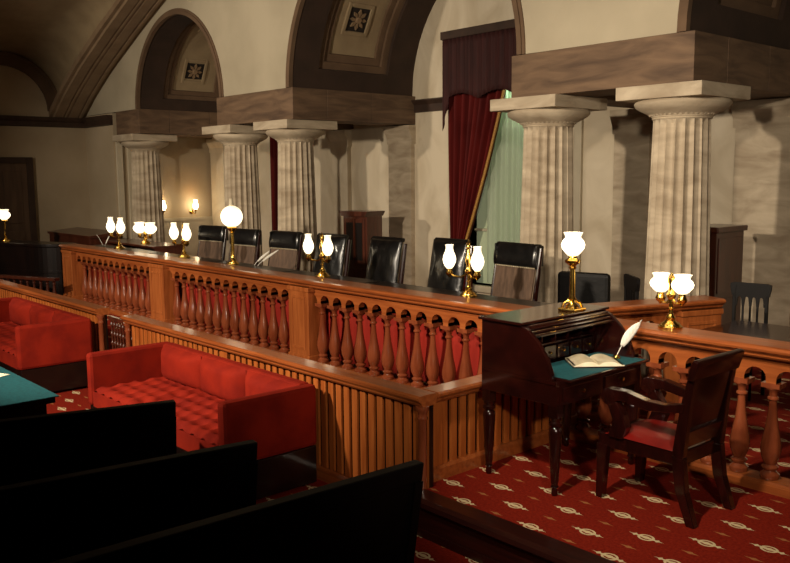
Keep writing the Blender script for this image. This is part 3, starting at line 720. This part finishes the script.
B().box(-0.2, 0.2, -0.33, 0.33, 1.44, 1.5).build('cornice', 'mahogany_brown', bk, bevel=0.012)
B().box(-0.19, 0.19, -0.32, 0.32, 0, 0.1).build('plinth', 'mahogany_brown', bk, bevel=0.006)
for z in (0.16, 0.8): B().box(0.171, 0.18, -0.26, 0.26, z, z+0.58).build('side_panel', 'mahogany_brown', bk, bevel=0.004)
tb = thing('side_table', 'dark wooden table behind the balustrade, in front of the pointed-arch chair', 'table', (-2.55, 6.72, 0))
B().box(-0.95, 0.95, -0.48, 0.48, 0.73, 0.77).build('table_top', 'mahogany', tb, bevel=0.006)
B().box(-0.78, 0.78, -0.42, 0.42, 0.63, 0.729).build('apron', 'mahogany', tb)
for sx in (-1, 1):
    for sy in (-1, 1): B().lathe([(0.02, 0), (0.03, 0.1), (0.035, 0.64)], 10, (sx*0.84, sy*0.38, 0)).build('leg', 'mahogany', tb, smooth=True)

# ================================================================== LAMPS
VASE = [(0.028, 0.0), (0.045, 0.02), (0.062, 0.06), (0.066, 0.09), (0.058, 0.13), (0.042, 0.17), (0.036, 0.20), (0.038, 0.225), (0.044, 0.235)]
TULIP = [(0.04, 0.0), (0.06, 0.018), (0.088, 0.05), (0.095, 0.078), (0.084, 0.105), (0.064, 0.125), (0.062, 0.135), (0.074, 0.155), (0.078, 0.163)]
def shade_mesh(nm, P, k=1.0, mat='shade_glow'):
    return B().lathe([(r*k, z*k) for r, z in P], 24, cap=False).mesh(nm, mat, smooth=True)
def lamp_base(s=1.0):
    return B().lathe([(r*s, z*s) for r, z in [(0.085, 0), (0.085, 0.012), (0.07, 0.022), (0.068, 0.03), (0.045, 0.045), (0.03, 0.06), (0.036, 0.072), (0.022, 0.09), (0.02, 0.10)]], 24)
def two_shade_lamp(label, loc, arms, P, k=1.0, stem=0.20, fin=0.47, rz=0.0, group='brass two-shade lamps'):
    t = thing('two_shade_lamp', label, 'lamp', loc, rz, group)
    lamp_base().build('base', 'brass', t, smooth=True)
    B().lathe([(0.016, 0.10), (0.014, 0.13), (0.022, 0.14), (0.014, 0.15), (0.014, stem), (0.03, stem+0.02), (0.034, stem+0.04), (0.022, stem+0.06), (0.02, stem+0.10), (0.032, stem+0.13), (0.026, stem+0.16), (0.012, fin-0.06)], 16).build('stem', 'brass', t, smooth=True)
    B().lathe([(0.01, fin-0.062), (0.024, fin-0.04), (0.016, fin-0.02), (0.02, fin), (0.008, fin+0.02), (0.003, fin+0.035)], 12).build('finial', 'brass', t, smooth=True)
    for i, (ax, ay) in enumerate(arms):
        za = stem-0.01
        B().tube([(0, 0, za+0.03), (ax*0.35, ay*0.35, za-0.012), (ax*0.75, ay*0.75, za-0.012), (ax, ay, za+0.02)], 0.010, 8).build('arm', 'brass', t, smooth=True)
        B().lathe([(0.006, -0.045), (0.016, -0.03), (0.03, -0.02), (0.036, 0.0), (0.03, 0.012), (0.024, 0.03), (0.03*k, 0.04)], 14, (ax, ay, za+0.02)).build('burner', 'brass', t, smooth=True)
        put('shade', shade_mesh('shade', P, k), t, (ax, ay, za+0.062), label='glowing white glass shade')
    return t
AR = [(-0.22, -0.03), (0.13, -0.02)]
Z0 = 0.93
two_shade_lamp('brass two-shade lamp at the end of the bench farthest from the desk', (-13.05, 5.78, Z0), AR, VASE, 1.05)
two_shade_lamp('brass two-shade lamp beside the caned chair farthest from the desk', (-10.91, 5.78, Z0), AR, VASE, 1.0)
two_shade_lamp('brass two-shade lamp in front of the tall cabinet and padded leather chair', (-7.65, 5.76, Z0), AR, VASE, 0.95)
two_shade_lamp('brass two-shade lamp with ball finial between the padded chair and the large caned chair', (-5.42, 5.78, Z0), AR, VASE, 0.95, fin=0.50)
two_shade_lamp('brass lamp with two squat tulip shades on the railing behind the desk', (-3.15, 5.46, 0.966), [(-0.085, 0), (0.085, 0.0)], TULIP, 0.82, stem=0.20, fin=0.36)
bench_desk(-14.85, -12.9, 6.30, 6.85, 'dark wooden table behind the far balustrade carrying the low tulip lamp', 0.94)
two_shade_lamp('low brass lamp with two tulip shades on the dark table by the far column', (-13.62, 6.5, 0.94), [(-0.16, -0.02), (0.16, 0.02)], TULIP, 1.15, stem=0.12, fin=0.3)
gl = thing('globe_lamp', 'tall brass column lamp with a large white glass globe', 'lamp', (-9.60, 5.78, Z0))
lamp_base(0.95).build('base', 'brass', gl, smooth=True)
B().lathe([(0.03, 0.09), (0.022, 0.12), (0.024, 0.2), (0.02, 0.40), (0.03, 0.41), (0.022, 0.42), (0.05, 0.45), (0.07, 0.475), (0.05, 0.49)], 18).build('stem', 'brass', gl, smooth=True)
B().lathe([(0.14*math.sin(a), -0.14*math.cos(a)) for a in [0.35+i*(PI-0.6)/16 for i in range(17)]], 28, cap=False).build('shade', 'shade_glow', gl, (0, 0, 0.62), smooth=True, label='glowing white glass globe')
B().lathe([(0.032, 0), (0.028, 0.03), (0.024, 0.09), (0.026, 0.095)], 14).build('chimney', 'trim_white', gl, (0, 0, 0.755), smooth=True)
dl = thing('desk_lamp', 'brass column lamp with one frosted tulip shade standing on the writing desk', 'lamp', (-3.58, 4.88, 1.1055))
dl.scale = (0.95, 0.95, 1.08)
B().box(-0.075, 0.075, -0.075, 0.075, 0, 0.02).build('foot', 'brass', dl, bevel=0.006)
for i in range(4):
    a = PI/4+i*PI/2; B().tube([(0.02*math.cos(a), 0.02*math.sin(a), 0.07), (0.06*math.cos(a), 0.06*math.sin(a), 0.05), (0.075*math.cos(a), 0.075*math.sin(a), 0.02)], 0.009, 8).build('scroll', 'brass', dl, smooth=True)
B().lathe([(0.05, 0.02), (0.05, 0.03), (0.03, 0.05), (0.026, 0.07), (0.032, 0.08), (0.022, 0.09), (0.019, 0.27), (0.03, 0.28), (0.022, 0.29), (0.03, 0.30), (0.055, 0.315), (0.058, 0.33), (0.035, 0.345), (0.03, 0.36)], 18).build('stem', 'brass', dl, smooth=True)
B().tube([(0, 0, 0.325), (0.05, -0.03, 0.32), (0.085, -0.05, 0.33)], 0.008, 8).build('wick_knob', 'brass', dl, smooth=True)
put('shade', shade_mesh('shade', TULIP, 0.92), dl, (0, 0, 0.36), label='glowing frosted glass tulip shade')
# wall sconces in the gallery
for y, lb in ((8.46, 'brass wall sconce with small glowing shade, half behind the far column'), (9.22, 'brass wall sconce with small glowing shade beside the corner pilaster')):
    s = thing('wall_sconce', lb, 'lamp', (-17.0, y, 1.30))
    B().lathe([(0.0, 0), (0.05, 0.004), (0.05, 0.012), (0.02, 0.025), (0.0, 0.03)], 16).build('backplate', 'brass', s, (0.001, 0.0, 0), (0, PI/2, 0), smooth=True)
    B().tube([(0.02, 0, 0), (0.10, 0, -0.05), (0.18, 0, -0.03), (0.20, 0, 0.03)], 0.011, 8).build('arm', 'brass', s, smooth=True)
    B().lathe([(0.014, 0.02), (0.035, 0.045), (0.028, 0.06)], 12, (0.20, 0, 0)).build('burner', 'brass', s, smooth=True)
    put('shade', shade_mesh('shade', VASE, 0.85, 'sconce_glow'), s, (0.20, 0, 0.06), label='small glowing glass shade')

# ================================================================== LEFT END: dark curved counter, railing, lamp
ct = thing('curved_counter', 'dark polished counter with a rounded end at the far end of the bench', 'counter', (-14.42, 5.42, 0), 0.34)
def cpoly(k): return [(-2.6, 0.3), (-2.6, -0.2-0.15*(k-1))]+[(-0.5+0.45*math.sin(a)*k, 0.1-0.3*math.cos(a)*k) for a in [PI/2*i/8 for i in range(9)]]+[(-0.5+0.45*k, 0.3)]
B().prism(cpoly(1.0), 'z', 0.0, 0.90).build('front', 'ebony', ct)
B().prism(cpoly(1.08), 'z', 0.90, 0.95).build('top', 'ebony', ct, bevel=0.008)
for zz in (0.03, 0.46): B().prism(cpoly(1.04), 'z', zz, zz+0.04).build('moulding', 'ebony', ct)
lr = thing('spindle_rail', 'low dark red-brown spindle railing in front of the curved counter', 'railing', (-16.0, 4.03, 0), 0.40)
B().box(0, 2.5, -0.06, 0.06, 0.42, 0.47).build('cap_rail', 'mahogany_brown', lr, bevel=0.01)
B().box(0, 2.5, -0.05, 0.05, 0, 0.07).build('base_rail', 'mahogany_brown', lr, bevel=0.01)
spm = B().lathe([(0.024, 0.07), (0.03, 0.09), (0.02, 0.11), (0.034, 0.17), (0.03, 0.24), (0.018, 0.34), (0.018, 0.36), (0.028, 0.37), (0.02, 0.385), (0.028, 0.42)], 12).mesh('spindle', 'mahogany_brown', smooth=True)
for i in range(17): put('spindle', spm, lr, (0.07+i*0.1475, 0, 0))
ll = thing('globe_lamp', 'brass lamp with curved stem and globe shade on the dark curved counter', 'lamp', (-15.88, 4.94, 0.95))
lamp_base(0.9).build('base', 'brass', ll, smooth=True)
B().tube([(0, 0, 0.08), (0.05, -0.02, 0.14), (0.05, -0.02, 0.22), (0, 0, 0.30), (0, 0, 0.36)], 0.014, 10).build('stem', 'brass', ll, smooth=True)
B().lathe([(0.02, 0.34), (0.06, 0.36), (0.06, 0.375), (0.03, 0.39)], 14).build('burner', 'brass', ll, smooth=True)
put('shade', shade_mesh('shade', TULIP, 1.1), ll, (0, 0, 0.385), label='glowing white glass shade')
fd = thing('clerk_desk', 'dark wooden desk with a raised lid standing behind the far end of the railing', 'desk', (-16.2, 6.5, 0))
B().box(-1.1, 0.9, -0.28, 0.28, 0, 0.96).build('body', 'mahogany_brown', fd, bevel=0.006)
B().prism([(-0.3, 0.96), (0.3, 0.96), (0.3, 1.06), (-0.3, 1.0)], 'x', -1.14, 0.94).build('lid', 'mahogany_brown', fd)

# quill plumes on the bench
def quill(label, loc, lean, rz, L=0.3, w=0.03, group=None):
    t = thing('quill_pen', label, 'quill', loc, rz, group)
    P = lambda s: Vector((lean*L*(s+0.35*s*s), 0.0, L*s*(1-0.12*s)))
    B().tube([P(i/10) for i in range(11)], [0.0035-0.0002*i for i in range(11)], 6).build('shaft', 'feather', t, smooth=True)
    b = B()
    def vane(u, v):
        s = 0.28+0.72*v; hw = w*(math.sin(PI*min(1, v*1.02+0.05))**0.55)*(1.0 if u < 0.5 else 0.75)
        p = P(s); d = (u-0.5)*2
        return (p.x+d*hw*0.75, p.y+0.006*abs(d)-0.002, p.z-d*hw*0.45-abs(d)*0.012)
    b.grid(vane, 6, 18).build('vane', 'feather', t, smooth=True, solid=0.002)
    return t
quill('shorter white quill plume on the bench in front of the caned chair', (-9.25, 5.88, 0.935), 0.75, 0.5, 0.22, 0.02, 'white quills by the third chair')
quill('longer, more slanted white quill plume on the bench in front of the caned chair', (-9.17, 5.88, 0.935), 0.9, 0.55, 0.24, 0.02, 'white quills by the third chair')
quill('white quill leaning one way on the dark desk behind the far railing', (-13.85, 5.85, 0.935), -0.9, 0.0, 0.2, 0.016)
quill('white quill leaning the other way on the dark desk behind the far railing', (-13.72, 5.83, 0.935), 0.7, 0.0, 0.2, 0.016)

# ================================================================== WRITING DESK
dk = thing('writing_desk', 'dark mahogany roll-top writing desk with a green baize flap', 'desk', (0, 0, 0))
X0, X1, Y0, Y1 = -3.86, -3.22, 4.25, 5.20
sidep = [(X0, 0.60), (X0, 1.085), (-3.52, 1.085), (-3.46, 1.06), (-3.37, 0.985), (-3.30, 0.89), (-3.265, 0.80), (-3.26, 0.74), (X1, 0.73), (X1, 0.60)]
for y in (Y0, Y1-0.03):
    s = B().prism(sidep, 'y', y, y+0.03).build('side_panel', 'mahogany', dk, bevel=0.004)
    yy = y-0.006 if y == Y0 else y+0.03
    B().box(X0+0.02, X1-0.01, yy, yy+0.006, 0.735, 0.755).build('side_moulding', 'mahogany', s)
B().box(X0, X0+0.025, Y0+0.03, Y1-0.03, 0.6, 1.085).build('back_panel', 'mahogany', dk)
B().box(X0-0.02, -3.50, Y0-0.02, Y1+0.02, 1.086, 1.105).build('top', 'mahogany', dk, bevel=0.006)
B().box(-3.50, -3.47, Y0+0.03, Y1-0.03, 1.03, 1.085).build('rolled_tambour', 'mahogany', dk, bevel=0.01)
for k in range(3): B().tube([(-3.475+0.018*k, Y0+0.03, 1.06-0.022*k), (-3.475+0.018*k, Y1-0.03, 1.06-0.022*k)], 0.011, 8).build('tambour_slat', 'mahogany', dk, smooth=True)
# pigeonholes
pg = B().box(X0+0.03, -3.58, Y0+0.03, Y1-0.03, 0.90, 0.912).build('pigeonhole_shelf', 'mahogany', dk)
for k in range(1, 6):
    y = Y0+0.03+(Y1-Y0-0.06)*k/6; B().box(X0+0.03, -3.60, y-0.005, y+0.005, 0.77, 1.08).build('pigeonhole_divider', 'mahogany', dk)
for k in range(6):
    y = Y0+0.03+(Y1-Y0-0.06)*(k+0.5)/6
    dd = B().box(-3.66, -3.585, y-0.065, y+0.065, 0.785, 0.885).build('small_drawer', 'mahogany', dk, bevel=0.004)
    B().lathe([(0.0, 0), (0.008, 0.003), (0.01, 0.012), (0.0, 0.017)], 10).build('knob', 'brass', dd, (-3.585, y, 0.835), (0, PI/2, 0), smooth=True)
B().box(X0+0.02, X1, Y0+0.03, Y1-0.03, 0.73, 0.752).build('bed', 'mahogany', dk)
fp = B().box(-3.58, -3.16, Y0+0.06, Y1+0.02, 0.752, 0.768).build('writing_flap', 'mahogany', dk, bevel=0.004)
B().box(-3.56, -3.18, Y0+0.08, Y1, 0.768, 0.770).build('baize', 'teal', fp)
B().box(X1-0.02, X1, Y0+0.03, Y1-0.03, 0.60, 0.73).build('apron', 'mahogany', dk)
for k in range(2):
    y = Y0+0.25+0.45*k; dd = B().box(X1, X1+0.012, y-0.19, y+0.19, 0.62, 0.715).build('drawer', 'mahogany', dk, bevel=0.004)
    B().lathe([(0.0, 0), (0.01, 0.003), (0.014, 0.016), (0.0, 0.024)], 10).build('knob', 'brass', dd, (X1+0.012, y, 0.667), (0, PI/2, 0), smooth=True)
legm = B().box(-0.034, 0.034, -0.034, 0.034, 0.52, 0.60).lathe([(0.016, 0), (0.022, 0.015), (0.018, 0.05), (0.028, 0.06), (0.022, 0.075), (0.027, 0.10), (0.044, 0.42), (0.042, 0.44), (0.032, 0.455), (0.044, 0.47), (0.044, 0.485), (0.034, 0.495), (0.04, 0.52)], 16).mesh('leg', 'mahogany', smooth=True)
for x in (X0+0.04, X1-0.035):
    for y in (Y0+0.035, Y1-0.035): put('leg', legm, dk, (x, y, 0))
# open book and quill on the desk
bo = thing('open_book', 'open book with cream pages lying on the green baize flap', 'book', (-3.35, 4.83, 0.7705), -1.05+PI/2+0.35)
bo.scale = (1.0, 1.05, 1.3)
def page(sgn):
    def f(u, v):
        x = u*0.17; z = 0.012+0.022*math.sin(PI*min(1, u*1.15))**0.8*(1-0.35*u)
        return (sgn*x, (v-0.5)*0.25, z)
    return f
B().box(-0.18, 0.18, -0.132, 0.132, 0, 0.006).build('cover', 'mahogany', bo)
for s in (-1, 1):
    b = B().grid(page(s), 12, 2)
    f = page(s)
    pts = [f(i/12, 0) for i in range(13)]
    b.prism([(p[0], p[2]) for p in pts]+[(s*0.17, 0.0065), (0, 0.0065)], 'y', -0.125, 0.125)
    b.build('page_block', 'paper', bo)
quill('large white feather quill standing in an inkwell on the writing desk', (-3.34, 5.08, 0.785), 0.42, 0.75, 0.30, 0.042)
iw = thing('inkwell', 'small brass inkwell on the green baize holding the large feather', 'inkwell', (-3.34, 5.08, 0.7705))
B().lathe([(0.028, 0), (0.03, 0.006), (0.022, 0.014), (0.02, 0.024)], 16).build('pot', 'brass', iw, smooth=True)

# ================================================================== ARMCHAIR AT THE DESK (faces -X)
ac = thing('armchair', 'dark mahogany armchair with red leather seat drawn up to the writing desk', 'chair', (-2.76, 4.70, 0), -PI/2-0.03)
# local: front -> -y... chair faces -y, rotated so that it faces -X
W_, D_ = 0.215, 0.30
B().box(-W_-0.01, W_+0.01, -D_, D_-0.02, 0.34, 0.43).build('seat_frame', 'mahogany', ac, bevel=0.008)
def seatpad(u, v):
    a, b_ = (u-0.5)*2, (v-0.5)*2
    return (a*0.235, -0.005+b_*0.24, 0.43+0.05*(1-a**4)*(1-b_**4))
B().grid(seatpad, 16, 16).build('seat_cushion', 'red_leather', ac, smooth=True)
for sx in (-1, 1):
    # front sabre leg
    B().prism([(-D_, 0.0), (-D_+0.045, 0.0), (-D_+0.075, 0.36), (-D_, 0.36)], 'x', sx*W_-0.028, sx*W_+0.028).build('leg', 'mahogany', ac, bevel=0.006)
    # rear leg sweeping back
    yb = D_-0.06
    B().prism([(yb+0.10, 0.0), (yb+0.155, 0.0), (yb+0.09, 0.2), (yb+0.065, 0.4), (yb-0.01, 0.4), (yb+0.02, 0.2)], 'x', sx*W_-0.028, sx*W_+0.028).build('leg', 'mahogany', ac, bevel=0.006)
    B().prism([(yb-0.01, 0.4), (yb+0.065, 0.4), (yb+0.095, 0.7), (yb+0.135, 0.95), (yb+0.095, 0.96), (yb+0.035, 0.7)], 'x', sx*W_-0.025, sx*W_+0.025).build('back_post', 'mahogany', ac, bevel=0.006)
    # arm with scroll and curved support
    B().prism([(-0.20, 0.655), (-0.1, 0.665), (0.05, 0.64), (0.18, 0.655), (yb+0.06, 0.675), (yb+0.07, 0.735), (0.18, 0.70), (0.05, 0.70), (-0.1, 0.73), (-0.20, 0.73)], 'x', sx*W_-0.033, sx*W_+0.033).build('arm', 'mahogany', ac, bevel=0.006)
    B().lathe([(0.0, -0.04), (0.035, -0.04), (0.055, -0.032), (0.055, 0.032), (0.035, 0.04), (0.0, 0.04)], 16).build('arm_scroll', 'mahogany', ac, (sx*W_, -0.215, 0.675), (0, PI/2, 0), smooth=True)
    B().prism([(-0.22, 0.42), (-0.11, 0.42), (-0.08, 0.5), (-0.11, 0.58), (-0.16, 0.65), (-0.24, 0.65), (-0.215, 0.6), (-0.18, 0.52)], 'x', sx*W_-0.03, sx*W_+0.03).build('arm_support', 'mahogany', ac, bevel=0.006)
yb = D_-0.06
B().prism([(yb+0.085, 0.88), (yb+0.125, 0.875), (yb+0.155, 0.965), (yb+0.16, 0.995), (yb+0.125, 1.005), (yb+0.105, 0.97)], 'x', -W_-0.05, W_+0.05).build('crest_rail', 'mahogany', ac, bevel=0.01)
B().prism([(yb+0.03, 0.56), (yb+0.055, 0.555), (yb+0.115, 0.885), (yb+0.09, 0.89)], 'x', -W_+0.025, W_-0.025).build('back_panel', 'mahogany', ac, bevel=0.004)
B().prism([(yb+0.01, 0.46), (yb+0.05, 0.45), (yb+0.075, 0.555), (yb+0.04, 0.56)], 'x', -W_+0.025, W_-0.025).build('lower_rail', 'mahogany', ac, bevel=0.004)

# ================================================================== RED SOFAS
def tufted(u, v, w, d):
    a, b_ = u*w, v*d
    sx, sy = 0.155, 0.15
    z = 0
    dd = 9
    i0 = a/sx; j0 = b_/sy
    best = 9
    for j in (math.floor(j0), math.floor(j0)+1):
        off = 0.5 if j % 2 else 0.0
        for i in (math.floor(i0-off), math.floor(i0-off)+1):
            q = math.hypot((i0-off-i)*sx, (j0-j)*sy); best = min(best, q)
    h = 0.05*(1-math.exp(-(best/0.05)**2))
    e = min(u*w, (1-u)*w, v*d+0.02, (1-v)*d+0.02)
    return h*min(1, e/0.05+0.15)
def sofa(label, x0, x1, yb, fz=LF, d=0.80):
    t = thing('sofa', label, 'sofa', (x0, yb, fz))
    L = x1-x0; a = 0.09
    B().box(0.01, L-0.01, -d+0.02, -0.01, 0.03, 0.31).build('base_frame', 'ebony', t, bevel=0.005)
    for x in (0.08, L-0.08):
        for y in (-d+0.09, -0.09): B().lathe([(0.018, 0), (0.03, 0.03)], 10, (x, y, 0)).build('leg', 'ebony', t, smooth=True)
    for x in (0, L-a): B().box(x, x+a, -d, 0, 0.311, 0.78).build('arm', 'velvet', t, bevel=0.03)
    B().box(a, L-a, -0.10, 0, 0.311, 0.78).build('back', 'velvet', t, bevel=0.02)
    w = L-2*a
    for i in range(3):
        c0 = a+w*i/3
        def f(u, v, c0=c0):
            p, q = (u-0.5)*2, v
            return (c0+0.004+(w/3-0.008)*u, -0.10-0.09*(1-abs(p)**5)*(1-abs(2*q-1)**6)-0.005, 0.46+0.31*v)
        B().grid(f, 18, 14).build('back_cushion', 'velvet', t, smooth=True)
    n = 2 if L > 2 else 1
    for i in range(n):
        c0, c1 = (a, a+w*0.36) if i == 0 and n == 2 else ((a+w*0.36, a+w) if n == 2 else (a, a+w))
        ww = c1-c0-0.008; dd = d-0.13
        b = B().grid(lambda u, v: (c0+0.004+ww*u, -d+0.015+dd*v, 0.44+tufted(u, v, ww, dd)), int(ww/0.016), int(dd/0.016))
        b.box(c0+0.004, c0+0.004+ww, -d+0.015, -d+0.015+dd, 0.311, 0.445)
        b.build('seat_cushion', 'velvet', t, smooth=True)
    return t
sofa('long tufted red velvet sofa backed against the slatted rail', -7.32, -4.98, 3.68)
sofa('red velvet sofa farther from the writing desk, beyond the spindle gate', -11.5, -9.1, 3.68)

# ================================================================== FOREGROUND
gtb = thing('green_table', 'table covered with a teal green cloth and a white paper', 'table', (-7.0, 1.62, LF))
B().box(-0.9, 0.9, -0.55, 0.55, 0.70, 0.745).build('table_top', 'ebony', gtb, bevel=0.006)
b = B().box(-0.92, 0.92, -0.57, 0.57, 0.745, 0.755).build('cloth', 'teal', gtb, bevel=0.004)
for sx in (-1, 1):
    for sy in (-1, 1): B().lathe([(0.025, 0), (0.035, 0.12), (0.045, 0.7)], 12, (sx*0.8, sy*0.46, 0)).build('leg', 'ebony', gtb, smooth=True)
B().box(-0.85, 0.85, -0.5, 0.5, 0.6, 0.70).build('apron', 'ebony', gtb)
tag(B().box(-0.1, 0.1, -0.14, 0.14, 0, 0.002).build('paper_sheet', 'paper', None, (-7.05, 1.98, LF+0.7555), (0, 0, 0.4)), 'white sheet of paper on the teal green tablecloth', 'paper')
def bench(label, x, yend, L, rz, h=0.9):
    # back runs along local y (from 0 to -L), seat on the -x side, back leaning to +x
    t = thing('bench', label, 'bench', (x, yend, LF), rz)
    B().prism([(-0.12, 0.36), (-0.06, 0.36), (0.02, h-0.10), (-0.02, h-0.10)], 'y', -L+0.05, -0.05).build('back_panel', 'blackwood', t)
    B().prism([(-0.03, h-0.1), (0.03, h-0.1), (0.045, h), (-0.025, h)], 'y', -L, 0).build('top_rail', 'blackwood', t, bevel=0.008)
    B().box(-0.55, -0.09, -L+0.02, -0.02, 0.40, 0.45).build('seat', 'blackwood', t, bevel=0.008)
    for y in (-0.05, -L):
        B().prism([(-0.13, 0.0), (-0.05, 0.0), (-0.04, 0.36), (0.035, h-0.1), (-0.035, h-0.1), (-0.12, 0.4)], 'y', y, y+0.05).build('back_post', 'blackwood', t)
        B().box(-0.53, -0.46, y, y+0.05, 0, 0.40).build('leg', 'blackwood', t)
        B().box(-0.55, -0.05, y, y+0.05, 0.62, 0.66).build('arm', 'blackwood', t, bevel=0.006)
        B().box(-0.53, -0.47, y, y+0.05, 0.45, 0.62).build('arm_post', 'blackwood', t)
    return t
bench('black wooden bench beside the green cloth table', -4.88, 2.48, 2.2, -0.30)
bench('black wooden bench between the other two black benches', -3.82, 2.40, 2.0, -0.16)
bench('black wooden bench closest to the carpeted step and slatted corner post', -2.98, 2.82, 2.2, -0.05)
